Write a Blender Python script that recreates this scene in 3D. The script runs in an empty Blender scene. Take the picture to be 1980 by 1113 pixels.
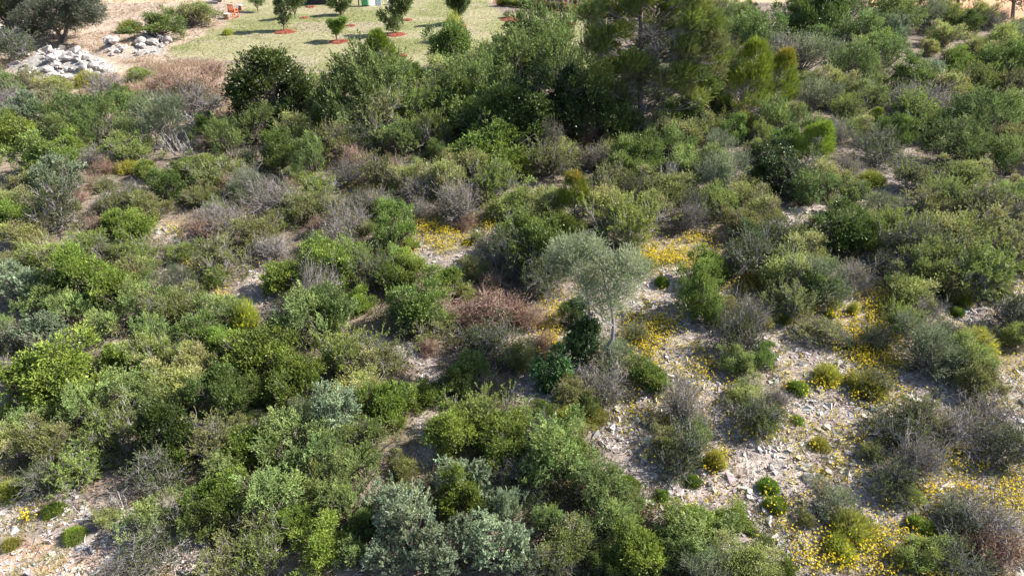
import bpy, bmesh, math, random
import numpy as np
from mathutils import Vector, Matrix

PI = math.pi
random.seed(11)
rng = np.random.default_rng(11)
S = bpy.context.scene

# ---------------------------------------------------------------- camera
CAM_H, PITCH, FPX = 12.6, math.radians(33.0), 1320.0   # FPX: focal length in pixels of the 1980 px wide photograph
cam_d = bpy.data.cameras.new('camera')
cam_d.lens = 24.0; cam_d.sensor_width = 36.0; cam_d.clip_end = 3000
cam = bpy.data.objects.new('camera', cam_d)
S.collection.objects.link(cam)
cam.location = (0, 0, CAM_H)
cam.rotation_euler = (PI / 2 - PITCH, 0, 0)
S.camera = cam
S.render.resolution_x, S.render.resolution_y = 1024, 575

# ---------------------------------------------------------------- light
SUN_EL, SUN_AZ = math.radians(39), math.radians(12)      # azimuth counted from +x towards +y
w = bpy.data.worlds.new('World'); S.world = w; w.use_nodes = True
nt = w.node_tree; nt.nodes.clear()
sky = nt.nodes.new('ShaderNodeTexSky'); sky.sky_type = 'NISHITA'; sky.sun_disc = False
sky.sun_elevation = SUN_EL; sky.sun_rotation = PI / 2 - SUN_AZ
bg = nt.nodes.new('ShaderNodeBackground'); bg.inputs['Strength'].default_value = 0.085
wo = nt.nodes.new('ShaderNodeOutputWorld')
nt.links.new(sky.outputs[0], bg.inputs[0]); nt.links.new(bg.outputs[0], wo.inputs[0])
sd = bpy.data.lights.new('sun', 'SUN'); sd.energy = 5.0; sd.angle = math.radians(0.5); sd.color = (1.0, 0.95, 0.87)
sun = bpy.data.objects.new('sun', sd); S.collection.objects.link(sun)
sv = Vector((math.cos(SUN_EL) * math.cos(SUN_AZ), math.cos(SUN_EL) * math.sin(SUN_AZ), math.sin(SUN_EL)))
sun.rotation_euler = sv.to_track_quat('Z', 'Y').to_euler(); sun.location = (60, 20, 60)
S.view_settings.view_transform = 'Standard'; S.view_settings.look = 'None'
S.view_settings.exposure = 1.36; S.view_settings.gamma = 1.0
S.view_settings.use_curve_mapping = False
S.cycles.max_bounces = 6; S.cycles.diffuse_bounces = 3; S.cycles.glossy_bounces = 2
S.cycles.transmission_bounces = 4; S.cycles.transparent_max_bounces = 4
S.cycles.caustics_reflective = False; S.cycles.caustics_refractive = False

# ---------------------------------------------------------------- numpy noise, terrain, projection
def _hash(ix, iy, s):
    h = (ix.astype(np.int64) * 374761393 + iy.astype(np.int64) * 668265263 + s * 974634777) & 0x7fffffff
    h = ((h ^ (h >> 13)) * 1274126177) & 0x7fffffff
    return ((h ^ (h >> 16)) & 0xffff) / 65535.0
def vnoise(x, y, s=0):
    x = np.asarray(x, float); y = np.asarray(y, float)
    ix = np.floor(x); iy = np.floor(y); fx = x - ix; fy = y - iy
    fx = fx * fx * (3 - 2 * fx); fy = fy * fy * (3 - 2 * fy)
    a = _hash(ix, iy, s); b = _hash(ix + 1, iy, s); c = _hash(ix, iy + 1, s); d = _hash(ix + 1, iy + 1, s)
    return (a * (1 - fx) + b * fx) * (1 - fy) + (c * (1 - fx) + d * fx) * fy
def fbm(x, y, s=0, o=4):
    r = 0; a = 0.5; t = 0
    for k in range(o):
        r = r + a * vnoise(np.asarray(x) * 2 ** k, np.asarray(y) * 2 ** k, s + k); t += a; a *= 0.5
    return r / t
MOUND = [(-31.6, 46.5, 3.0, 1.5, .85), (-28.2, 45.6, 2.0, 1.1, .55), (-28.8, 50.6, .8, .9, .6), (-27.6, 53.5, 1.6, 2.0, .5), (-38.5, 56.5, 2.4, 1.6, .8)]
def terrain(x, y):
    x = np.asarray(x, float); y = np.asarray(y, float)
    mo = 0
    for (mx, my, ax, ay, mh) in MOUND: mo = mo + mh * np.exp(-((x - mx) / ax) ** 2 - ((y - my) / ay) ** 2)
    return mo + 0.7 * (fbm(x / 14, y / 14, 3, 2) - .5) * np.clip((60 - y) / 25, .12, 1) + 0.22 * (fbm(x / 2.2, y / 2.2, 9, 3) - .5) * np.clip((54 - y) / 10, .2, 1)
_cp, _sp = math.cos(PITCH), math.sin(PITCH)
def to_px(x, y, z):
    zz = np.asarray(z) - CAM_H; d = np.asarray(y) * _cp - zz * _sp
    d = np.where(d < 0.5, 0.5, d)
    return 990 + FPX * np.asarray(x) / d, 556.5 - FPX * (np.asarray(y) * _sp + zz * _cp) / d
def ray(px, py):
    a = (px - 990) / FPX; b = -(py - 556.5) / FPX
    return np.array([a, _cp + b * _sp, -_sp + b * _cp])          # per unit of depth
def ground_at(px, py, h=0.0):
    r = ray(px, py); t = (CAM_H - h) / -r[2]
    for _ in range(6):
        p = r * t; t = (CAM_H - h - float(terrain(p[0], p[1]))) / -r[2]
    p = r * t
    return p[0], p[1], t
def seat_blob(cx, cy, wpx, asp):
    """ground point and real width of a plant whose crown centre shows at (cx, cy), wpx wide"""
    h = 0.5
    for _ in range(12):
        x, y, t = ground_at(cx, cy, h); W = wpx * t / FPX; h = 0.6 * h + 0.4 * asp * W * 0.5
    return x, y, W, t

# ---------------------------------------------------------------- helpers
COL = S.collection
def tag(o, label=None, cat=None, group=None, kind=None):
    if label: o['label'] = label
    if cat: o['category'] = cat
    if group: o['group'] = group
    if kind: o['kind'] = kind
    return o
def link(o, parent=None):
    COL.objects.link(o)
    if parent is not None: o.parent = parent
    return o
def empty(name, loc, rz=0.0, sc=(1, 1, 1)):
    o = bpy.data.objects.new(name, None); o.location = loc; o.rotation_euler = (0, 0, rz); o.scale = sc
    o.empty_display_size = 0.2
    return link(o)
def mobj(name, me, parent=None):
    return link(bpy.data.objects.new(name, me), parent)
def mesh_np(name, V, F, mat, col=None, smooth=False):
    """V (n,3); F (m,k) with one k; col (n,3) per vertex"""
    me = bpy.data.meshes.new(name); V = np.ascontiguousarray(V, np.float32); F = np.ascontiguousarray(F, np.int32)
    m, k = F.shape
    me.vertices.add(len(V)); me.vertices.foreach_set('co', V.ravel())
    me.loops.add(m * k); me.loops.foreach_set('vertex_index', F.ravel())
    me.polygons.add(m); me.polygons.foreach_set('loop_start', np.arange(0, m * k, k, dtype=np.int32))
    me.polygons.foreach_set('loop_total', np.full(m, k, np.int32))
    me.polygons.foreach_set('use_smooth', np.full(m, smooth, bool))
    if col is not None:
        a = me.attributes.new('col', 'FLOAT_COLOR', 'POINT')
        c = np.ones((len(V), 4), np.float32); c[:, :3] = col; a.data.foreach_set('color', c.ravel())
    me.update(calc_edges=True); me.materials.append(mat)
    return me
def nrm(v):
    return v / np.maximum(np.linalg.norm(v, axis=-1, keepdims=True), 1e-9)
def rdir(n, r=rng):
    return nrm(r.normal(size=(n, 3)))

# ---------------------------------------------------------------- materials
def new_mat(name):
    m = bpy.data.materials.new(name); m.use_nodes = True; t = m.node_tree; t.nodes.clear()
    o = t.nodes.new('ShaderNodeOutputMaterial')
    return m, t, o
def nd(t, k, **kw):
    n = t.nodes.new(k)
    for a, b in kw.items():
        if a in n.inputs.keys() if False else False: pass
        setattr(n, a, b)
    return n
def leaf_mat(name, trans=0.28, rough=0.5, spec=0.35, var=0.25):
    m, t, o = new_mat(name)
    at = t.nodes.new('ShaderNodeAttribute'); at.attribute_name = 'col'
    oi = t.nodes.new('ShaderNodeObjectInfo')
    mr = t.nodes.new('ShaderNodeMapRange'); mr.inputs[3].default_value = 1 - var; mr.inputs[4].default_value = 1 + var
    t.links.new(oi.outputs['Random'], mr.inputs[0])
    hs = t.nodes.new('ShaderNodeHueSaturation')
    mul = t.nodes.new('ShaderNodeMath'); mul.operation = 'MULTIPLY'; mul.inputs[1].default_value = 7.31
    fr = t.nodes.new('ShaderNodeMath'); fr.operation = 'FRACT'
    mh = t.nodes.new('ShaderNodeMapRange'); mh.inputs[3].default_value = 0.488; mh.inputs[4].default_value = 0.512
    t.links.new(oi.outputs['Random'], mul.inputs[0]); t.links.new(mul.outputs[0], fr.inputs[0]); t.links.new(fr.outputs[0], mh.inputs[0])
    t.links.new(mh.outputs[0], hs.inputs['Hue']); t.links.new(mr.outputs[0], hs.inputs['Value'])
    t.links.new(at.outputs['Color'], hs.inputs['Color'])
    p = t.nodes.new('ShaderNodeBsdfPrincipled'); p.inputs['Roughness'].default_value = rough
    p.inputs['Specular IOR Level'].default_value = spec
    tr = t.nodes.new('ShaderNodeBsdfTranslucent'); mx = t.nodes.new('ShaderNodeMixShader'); mx.inputs[0].default_value = trans
    t.links.new(hs.outputs[0], p.inputs['Base Color']); t.links.new(hs.outputs[0], tr.inputs['Color'])
    t.links.new(p.outputs[0], mx.inputs[1]); t.links.new(tr.outputs[0], mx.inputs[2]); t.links.new(mx.outputs[0], o.inputs[0])
    return m
def noise_mat(name, c1, c2, scale=8.0, rough=0.9, bump=0.0, bscale=None, c3=None, spec=0.2, objvar=0.0, detail=6):
    m, t, o = new_mat(name)
    tc = t.nodes.new('ShaderNodeTexCoord')
    n = t.nodes.new('ShaderNodeTexNoise'); n.inputs['Scale'].default_value = scale; n.inputs['Detail'].default_value = detail
    t.links.new(tc.outputs['Object'], n.inputs['Vector'])
    r = t.nodes.new('ShaderNodeValToRGB'); r.color_ramp.elements[0].color = (*c1, 1); r.color_ramp.elements[1].color = (*c2, 1)
    r.color_ramp.elements[0].position = 0.32; r.color_ramp.elements[1].position = 0.68
    if c3: e = r.color_ramp.elements.new(0.5); e.color = (*c3, 1)
    t.links.new(n.outputs[0], r.inputs[0])
    p = t.nodes.new('ShaderNodeBsdfPrincipled'); p.inputs['Roughness'].default_value = rough; p.inputs['Specular IOR Level'].default_value = spec
    src = r.outputs[0]
    if objvar:
        oi = t.nodes.new('ShaderNodeObjectInfo'); mr = t.nodes.new('ShaderNodeMapRange'); mr.inputs[3].default_value = 1 - objvar; mr.inputs[4].default_value = 1 + objvar
        hs = t.nodes.new('ShaderNodeHueSaturation'); t.links.new(oi.outputs['Random'], mr.inputs[0]); t.links.new(mr.outputs[0], hs.inputs['Value'])
        t.links.new(src, hs.inputs['Color']); src = hs.outputs[0]
    t.links.new(src, p.inputs['Base Color'])
    if bump:
        b = t.nodes.new('ShaderNodeBump'); b.inputs['Strength'].default_value = bump; b.inputs['Distance'].default_value = 0.03
        n2 = t.nodes.new('ShaderNodeTexNoise'); n2.inputs['Scale'].default_value = bscale or scale * 4; n2.inputs['Detail'].default_value = 8
        t.links.new(tc.outputs['Object'], n2.inputs['Vector']); t.links.new(n2.outputs[0], b.inputs['Height']); t.links.new(b.outputs[0], p.inputs['Normal'])
    t.links.new(p.outputs[0], o.inputs[0])
    return m
M_LEAF = leaf_mat('leaves', 0.36)
M_WAXY = leaf_mat('waxy_leaves', 0.28, 0.42, 0.5)
M_NEEDLE = leaf_mat('needles', 0.22, 0.55, 0.25)
M_STRAW = leaf_mat('straw', 0.35, 0.7, 0.15, 0.12)
M_PETAL = leaf_mat('petals', 0.3, 0.6, 0.1, 0.0)
M_TWIG_GREY = noise_mat('grey_twigs', (0.16, 0.14, 0.14), (0.34, 0.31, 0.31), 5, objvar=0.2)
M_TWIG_BROWN = noise_mat('brown_twigs', (0.19, 0.125, 0.10), (0.40, 0.29, 0.24), 5, objvar=0.2)
M_BARK = noise_mat('bark', (0.09, 0.07, 0.06), (0.24, 0.20, 0.18), 9, bump=0.5)
M_BONE = noise_mat('bleached_wood', (0.33, 0.30, 0.28), (0.55, 0.51, 0.48), 6, objvar=0.1)
M_STONE = noise_mat('limestone', (0.24, 0.215, 0.20), (0.56, 0.51, 0.475), 3.0, bump=0.8, bscale=14, c3=(0.42, 0.38, 0.355), objvar=0.3)

# ---------------------------------------------------------------- leaf and twig builders
def leaves(base, axis, L, nl, ll, lw, ang, r, col, colvar=0.12, tipcol=None, up=0.6, t0=0.1, fold=True):
    """nl leaves on each of N sprigs; returns vertices (n*3,3), colours, triangles"""
    N = len(base)
    t = t0 + (1 - t0) * r.random((N, nl, 1))
    pos = base[:, None] + axis[:, None] * (L[:, None, None] * t)
    perp = np.cross(axis[:, None], rdir(N * nl, r).reshape(N, nl, 3)); perp = nrm(perp)
    a = ang * (0.6 + 0.7 * r.random((N, nl, 1))) * (1.15 - 0.5 * t)
    d = nrm(axis[:, None] * np.cos(a) + perp * np.sin(a))
    n = nrm(rdir(N * nl, r).reshape(N, nl, 3) + np.array([0, 0, up]))
    wd = nrm(np.cross(d, n)); nn = np.cross(wd, d)
    s = (0.7 + 0.6 * r.random((N, nl, 1)))
    l = ll * s; w2 = lw * s * 0.5
    v = np.stack([pos - wd * w2, pos + wd * w2, pos + d * l + nn * l * .06], axis=2)
    c = np.broadcast_to(col[:, None], (N, nl, 3)) * (1 + colvar * r.normal(size=(N, nl, 1)))
    if tipcol is not None:
        k = np.clip((t - 0.55) * 2.0, 0, 1) * tipcol[1]; c = c * (1 - k) + np.array(tipcol[0]) * k  # paler sprig tips: young growth, plus sunlit clump ends put into the colour
    c = np.clip(np.repeat(c[:, :, None], 3, axis=2), 0.005, 0.9)
    V = v.reshape(-1, 3); F = np.arange(len(V)).reshape(-1, 3)
    return V, c.reshape(-1, 3), F
def segs(p0, p1, r0, r1, k=3):
    """open prisms for many twigs at once"""
    N = len(p0); ax = nrm(p1 - p0); ref = np.where(np.abs(ax[:, 2:3]) > 0.9, np.array([[1., 0, 0]]), np.array([[0, 0, 1.]]))
    u = nrm(np.cross(ax, ref)); v = np.cross(ax, u)
    a = np.arange(k) * 2 * PI / k
    ring = u[:, None] * np.cos(a)[None, :, None] + v[:, None] * np.sin(a)[None, :, None]
    V = np.concatenate([p0[:, None] + ring * np.reshape(r0, (-1, 1, 1)), p1[:, None] + ring * np.reshape(r1, (-1, 1, 1))], axis=1)
    b = np.arange(N)[:, None] * (2 * k); j = np.arange(k); jn = (j + 1) % k
    F = np.stack([b + j, b + jn, b + k + jn, b + k + j], axis=2).reshape(-1, 4)
    return V.reshape(-1, 3), F
def cat(parts):
    V = []; F = []; C = []; n = 0
    for p in parts:
        V.append(p[0]); F.append(p[-1] + n); n += len(p[0])
        if len(p) == 3: C.append(p[1])
    return (np.concatenate(V), np.concatenate(C), np.concatenate(F)) if C else (np.concatenate(V), np.concatenate(F))
def twig_tree(r, stems, L, spread, levels=3, kids=(5, 4, 3), rad=0.02, up=0.25, shrink=0.55, wob=0.25, mn=0.0028):
    """recursive brush: list of (p0,p1,r0,r1)"""
    p = r.normal(size=(stems, 3)) * 0.06; p[:, 2] = 0.0
    a = r.random(stems) * 2 * PI; e = spread * np.sqrt(r.random(stems))
    d = np.stack([np.cos(a) * np.sin(e), np.sin(a) * np.sin(e), np.cos(e)], 1)
    l = L * (0.7 + 0.5 * r.random(stems)); rd = np.full(stems, rad)
    out = []; tips = []
    for lv in range(levels):
        q = p; dd = d; ns = 3; pts = [p]
        for s in range(ns):
            dd = nrm(dd + wob * r.normal(size=dd.shape) + np.array([0, 0, up * 0.2]))
            q2 = q + dd * (l / ns)[:, None]
            f0 = 1 - .55 * s / ns; f1 = 1 - .55 * (s + 1) / ns
            out.append((q, q2, np.maximum(rd * f0, mn), np.maximum(rd * f1, mn * .8))); q = q2; pts.append(q)
        tips.append((q, dd))
        if lv == levels - 1: break
        kd = kids[lv]; N = len(p); P = np.stack(pts, 1)
        tt = (0.3 + 0.7 * r.random((N, kd))) * ns; i = np.minimum(tt.astype(int), ns - 1); f = (tt - i)[..., None]
        idx = np.arange(N)[:, None]
        np_ = P[idx, i] * (1 - f) + P[idx, i + 1] * f
        nd_ = nrm(nrm(P[:, -1] - P[:, 0])[:, None] + 0.75 * r.normal(size=(N, kd, 3)) + np.array([0, 0, up]))
        l = (np.repeat(l[:, None], kd, 1) * shrink * (0.6 + 0.7 * r.random((N, kd)))).ravel()
        rd = np.repeat(rd[:, None], kd, 1).ravel() * 0.5
        p = np_.reshape(-1, 3); d = nd_.reshape(-1, 3)
    g = [np.concatenate([o[i] for o in out]) for i in range(4)]
    return g, tips[-1]
# ---------------------------------------------------------------- plant prototypes (radius 1 m at the widest, scaled when planted)
def pal(cols, n, r, var=0.18):
    c = np.array(cols, float); return c[r.integers(0, len(c), n)] * (1 + var * r.normal(size=(n, 1)))
def dome(r, n, H, rmin=.22, rmax=.38, low=-.75, full=False):
    d = rdir(n * 4, r); d = d[d[:, 2] > low][:n]; n = len(d)
    rl = rmin + (rmax - rmin) * r.random(n)
    k = (0.44 + 0.70 * r.random(n) ** 1.15)
    if full: k = .9 + .12 * r.random(n)
    ph = r.random() * 6.28; az = np.arctan2(d[:, 1], d[:, 0]); q_ = .15 if full else 1; k = k * (1 + q_ * .24 * np.sin(2 * az + ph) + q_ * .14 * np.sin(3 * az + 2 * ph))
    c = d * ((1 - rl) * k)[:, None]; c[:, 2] = H * .42 + d[:, 2] * (H * .55 - rl * .5) * k
    c[:, 2] = np.maximum(c[:, 2], rl * .6)
    return c, rl
def lobe_sprigs(r, c, rl, n0, H, upb=.5, outb=.35, rnd=.25, flat=1.0, inner=.35, clus=1, sig=.05):
    n = n0 // clus
    wgt = rl ** 2; i = r.choice(len(c), n, p=wgt / wgt.sum()); o = rdir(n, r); o[:, 2] = np.where(o[:, 2] < -.2, -o[:, 2], o[:, 2])
    cen = np.array([0, 0, H * .35]); out = nrm(c[i] - cen); o = nrm(o + .35 * out)
    u = (inner + (1 - inner) * r.random(n)) ** .5
    p = c[i] + o * np.array([1, 1, flat]) * (rl[i] * u)[:, None]
    a = nrm(o + upb * np.array([0, 0, 1.]) + outb * out + rnd * r.normal(size=(n, 3)))
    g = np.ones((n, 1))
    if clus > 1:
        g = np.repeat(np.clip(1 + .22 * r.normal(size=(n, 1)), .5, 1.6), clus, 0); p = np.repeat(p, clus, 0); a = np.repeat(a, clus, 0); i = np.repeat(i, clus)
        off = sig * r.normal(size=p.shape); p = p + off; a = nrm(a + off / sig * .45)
        g = g * (1 + .22 * np.clip((off * a).sum(1, keepdims=True) / sig, -1, 2))  # sunlit outer leaves and shaded inner gaps of each cluster put into the colour
    p[:, 2] = np.maximum(p[:, 2], .03)
    return p, a, i, g
def limb_segs(r, c, n0=4, rad=.035, H=1.0):
    P0 = []; P1 = []; R0 = []; R1 = []
    for q in c:
        b = r.normal(size=3) * .07; b[2] = -.03; m = b * .5 + q * .5 + r.normal(size=3) * .07; m[2] = abs(m[2])
        for (s, e, a, z) in ((b, m, rad, rad * .65), (m, q, rad * .65, rad * .25)):
            P0.append(s); P1.append(e); R0.append(a); R1.append(z)
        for _ in range(n0):
            t = m + (q - m) * r.random(); e = t + (nrm(r.normal(size=(1, 3)))[0] + nrm((q - b)[None])[0]) * .2; P0.append(t); P1.append(e); R0.append(rad * .3); R1.append(rad * .12)
    return np.array(P0), np.array(P1), np.array(R0), np.array(R1)

PROTO = {}
GAIN = dict(mastic=1.35, privet=1.55, holm=1.25, ivy=1.3, oliveshrub=1.4, kermes=1.5, darkscrub=1.75, juniper=1.95, darkjuniper=2.1, bluejuniper=1.25, pine=1.75, cushion=1.6, yellowtuft=1.5, drytwigs=1.4, redtwigs=1.6)
def reg(code, fol, fol_mat, seg, seg_mat, extra=None, H=None):
    if fol is not None: fol = (fol[0], np.clip(fol[1] * GAIN.get(code, 1) * np.array([1.08, 1.12, 1.14] if code == 'bluejuniper' else [1.08, 1.08, .98]), 0, .85), fol[2])
    if H and fol is not None:
        V = fol[0]; sc = np.array([1 / np.percentile(np.hypot(V[:, 0], V[:, 1]), 96)] * 2 + [H / np.percentile(V[:, 2], 98.5)])
        fol = (V * sc, fol[1], fol[2])
        if seg is not None: seg = (seg[0] * sc, seg[1] * sc, seg[2], seg[3])
    me = mesh_np('foliage_' + code, fol[0], fol[2], fol_mat, fol[1]) if fol is not None else None
    br = None
    if seg is not None:
        V, F = segs(*seg); br = mesh_np('branches_' + code, V, F, seg_mat)
    PROTO.setdefault(code, []).append((me, br, extra))

def p_broad(code, seed, H, cols, tip, nl_, sprigs, L, nl, ll, lw, ang, mat, lobes=22, rr=(.22, .38), bark=None, upb=.5, inner=.35, bare=0, sv=.24, full=False, sig=.05):
    r = np.random.default_rng(seed); c, rl = dome(r, lobes, H, *rr, full=full)
    sprigs = sprigs // 14 * 14; p, a, i, gg = lobe_sprigs(r, c, rl, sprigs, H, upb=upb, inner=inner, clus=14, sig=sig)
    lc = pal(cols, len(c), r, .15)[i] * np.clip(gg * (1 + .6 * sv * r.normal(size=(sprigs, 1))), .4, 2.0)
    Ls = L * (.6 + .8 * r.random(sprigs)) * np.where(r.random(sprigs) < .07, 2.6, 1)
    f = leaves(p, a, Ls, nl, ll, lw, ang, r, lc, .13, tip)
    s = limb_segs(r, c, 5, .03, H)
    if bare:
        q, aa, j, _g = lobe_sprigs(r, c, rl, bare, H, upb=.7); l = .12 + .22 * r.random((bare, 1))
        e = q + aa * l; s = tuple(np.concatenate(z) for z in zip(s, (q - aa * .1, e, np.full(bare, .006), np.full(bare, .003))))
    reg(code, f, mat, s, bark or M_BARK, H=H)

def p_twiggy(code, seed, H, cols, tip, stems, kids, nleaf, ll, lw, mat, twm, tiplen=.12, keep=1.0, rad=.022, spread=1.25, mn=.004, frac=1.0, wob=.3):
    r = np.random.default_rng(seed)
    (p0, p1, r0, r1), (tp, td) = twig_tree(r, stems, .62, spread, 3, kids, rad, .35, .62, wob, mn)
    allp = np.concatenate([p0, p1]); rx = np.percentile(np.hypot(allp[:, 0], allp[:, 1]), 97); rz = np.percentile(allp[:, 2], 98.5)
    sc = np.array([1 / rx, 1 / rx, H / rz]); p0 = p0 * sc; p1 = p1 * sc; tp = tp * sc; td = nrm(td * sc)
    f = None
    if nleaf:
        n = int(len(tp) * frac); i = r.choice(len(tp), n, replace=n > len(tp)); b = tp[i] - td[i] * tiplen * .6 * r.random((n, 1)) + .02 * r.normal(size=(n, 3)); b[:, 2] = np.maximum(b[:, 2], .02)
        az = np.arctan2(b[:, 1], b[:, 0]); g = vnoise(b[:, 0] * 2.2 + 9, b[:, 1] * 2.2 + b[:, 2] * 2 + 5, seed)
        lc = pal(cols, n, r, .1) * (.72 + .6 * g[:, None])
        f = leaves(b, nrm(td[i] + .3 * r.normal(size=(n, 3))), np.full(n, tiplen), nleaf, ll, lw, .9, r, lc, .15, tip)
    reg(code, f, mat, (p0, p1, r0, r1), twm)

def p_plume(code, seed, H, cols, tip, lobes, plumes, L, nl, ll, lw, ang, mat, upb=.9, lean=(0, 0), rr=(.2, .34), inner=.3, sub=5):
    """juniper: each plume is a spray of short needled fingers"""
    r = np.random.default_rng(seed); c, rl = dome(r, lobes, H, *rr, low=-.7)
    plumes = plumes // 6 * 6; p, a, i, gg = lobe_sprigs(r, c, rl, plumes, H, upb=upb, outb=.5, inner=inner, clus=6, sig=.055)
    a = nrm(a + np.array([lean[0], lean[1], 0]))
    col = pal(cols, len(c), r, .1)[i] * gg * (1 + .12 * r.normal(size=(plumes, 1)))
    t = (np.arange(sub) / sub)[None, :, None]
    b = p[:, None] + a[:, None] * L * t; d = nrm(a[:, None] + (.65 * (1 - t * .6)) * r.normal(size=(plumes, sub, 3)) + np.array([0, 0, .2]))
    ln = (L * (.62 - .45 * t) * (.8 + .4 * r.random((plumes, sub, 1)))).reshape(-1)
    cc = np.repeat(col[:, None], sub, 1).reshape(-1, 3)
    f = leaves(b.reshape(-1, 3), d.reshape(-1, 3), ln, nl, ll, lw, ang, r, cc, .12, tip, up=.4)
    reg(code, f, mat, limb_segs(r, c, 4, .03, H), M_BARK, H=H)

for k in range(3):
    p_broad('mastic', 100 + k, 1.25, [(.092, .128, .024), (.112, .148, .028), (.075, .112, .024)], ((.24, .29, .06), .6), 0, 4200, .10, 7, .046, .026, .9, M_LEAF, lobes=44, rr=(.13, .28), inner=.45, bare=60)
for k in range(3):
    p_broad('privet', 120 + k, 1.35, [(.050, .076, .020), (.060, .088, .022), (.075, .105, .026)], ((.15, .19, .05), .55), 0, 4200, .11, 7, .046, .025, .85, M_WAXY, lobes=44, rr=(.13, .28), inner=.45, bare=100)
for k in range(1):
    p_broad('holm', 140 + k, 1.7, [(.026, .042, .014), (.034, .055, .016), (.04, .062, .016)], ((.085, .12, .03), .4), 0, 4400, .10, 7, .048, .030, .9, M_WAXY, lobes=50, rr=(.17, .3), inner=.5)
p_broad('roundoak', 146, 1.75, [(.040, .058, .014), (.05, .07, .016), (.034, .05, .014)], ((.11, .14, .03), .5), 0, 7400, .11, 6, .052, .036, .9, M_WAXY, lobes=80, rr=(.16, .27), inner=.4, full=True, sig=.075)
for k in range(2):
    p_broad('ivy', 150 + k, 1.5, [(.038, .075, .028), (.048, .09, .034)], ((.12, .19, .07), .5), 0, 1900, .16, 5, .085, .06, 1.0, M_WAXY, lobes=20, rr=(.22, .34))
for k in range(2):
    p_broad('oliveshrub', 160 + k, 1.3, [(.105, .12, .075), (.12, .135, .085), (.09, .105, .06)], ((.18, .20, .14), .5), 0, 1700, .22, 9, .055, .014, .7, M_LEAF, lobes=22, upb=.8, bare=120, bark=M_TWIG_GREY)
KCOL = [[(.125, .14, .042), (.11, .13, .036), (.15, .15, .06)], [(.095, .13, .032), (.12, .15, .036), (.10, .12, .038)], [(.16, .145, .07), (.13, .13, .05), (.12, .135, .042)], [(.11, .145, .034), (.13, .155, .04)], [(.14, .145, .055), (.115, .125, .05)]]
for k in range(3):
    p_broad('kermes', 200 + k, 1.15, KCOL[k], ((.33, .34, .15), .55), 0, 4000, .13, 7, .040, .024, .85, M_LEAF, lobes=48, rr=(.11, .25), bark=M_TWIG_GREY, upb=.7, inner=.4, bare=330)
for k in range(3, 5):
    p_twiggy('kermes', 200 + k, 1.15, KCOL[k], ((.20, .21, .09), .4), 15, (7, 8, 0), 13, .048, .026, M_LEAF, M_TWIG_GREY, tiplen=.18, frac=1.7, mn=.0035)
for k in range(2):
    p_twiggy('darkscrub', 220 + k, 1.15, [(.045, .06, .024), (.06, .072, .03), (.075, .08, .04)], ((.11, .13, .05), .4), 15, (7, 8, 0), 12, .042, .022, M_LEAF, M_TWIG_GREY, tiplen=.16, frac=1.45)
for k in range(4):
    p_plume('juniper', 240 + k, 1.3, [(.085, .115, .042), (.07, .10, .036), (.10, .125, .042)], ((.19, .225, .10), .6), 28, 520, .24, 11, .038, .019, .8, M_NEEDLE, lean=((-.35, 0) if k % 2 else (0.1, -.1)))
for k in range(2):
    p_plume('darkjuniper', 250 + k, 1.5, [(.050, .068, .024), (.064, .084, .028)], ((.13, .16, .06), .6), 30, 520, .25, 11, .038, .019, .8, M_NEEDLE, lean=(-.45, .1))
for k in range(2):
    p_plume('bluejuniper', 260 + k, 1.35, [(.17, .205, .125), (.145, .18, .11), (.185, .21, .12)], ((.32, .36, .23), .55), 30, 560, .18, 11, .040, .022, .9, M_NEEDLE, upb=1.3)
for k in range(3):
    p_twiggy('drytwigs', 280 + k, 1.0, [(.16, .14, .09), (.11, .12, .055), (.17, .155, .11)], None, 20, (8, 8, 0), 6, .035, .016, M_LEAF, M_TWIG_GREY, tiplen=.12, frac=1.0, mn=.005)
for k in range(2):
    p_twiggy('redtwigs', 300 + k, .9, [(.20, .12, .085), (.15, .10, .06), (.24, .17, .13)], None, 20, (8, 8, 0), 6, .035, .018, M_STRAW, M_TWIG_BROWN, tiplen=.10, frac=.9, mn=.005)
for k in range(2):
    p_twiggy('snag', 320 + k, 1.3, None, None, 5, (7, 5, 0), 0, 0, 0, M_LEAF, M_BONE, rad=.035, spread=.9, mn=.006, wob=.22)
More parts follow.
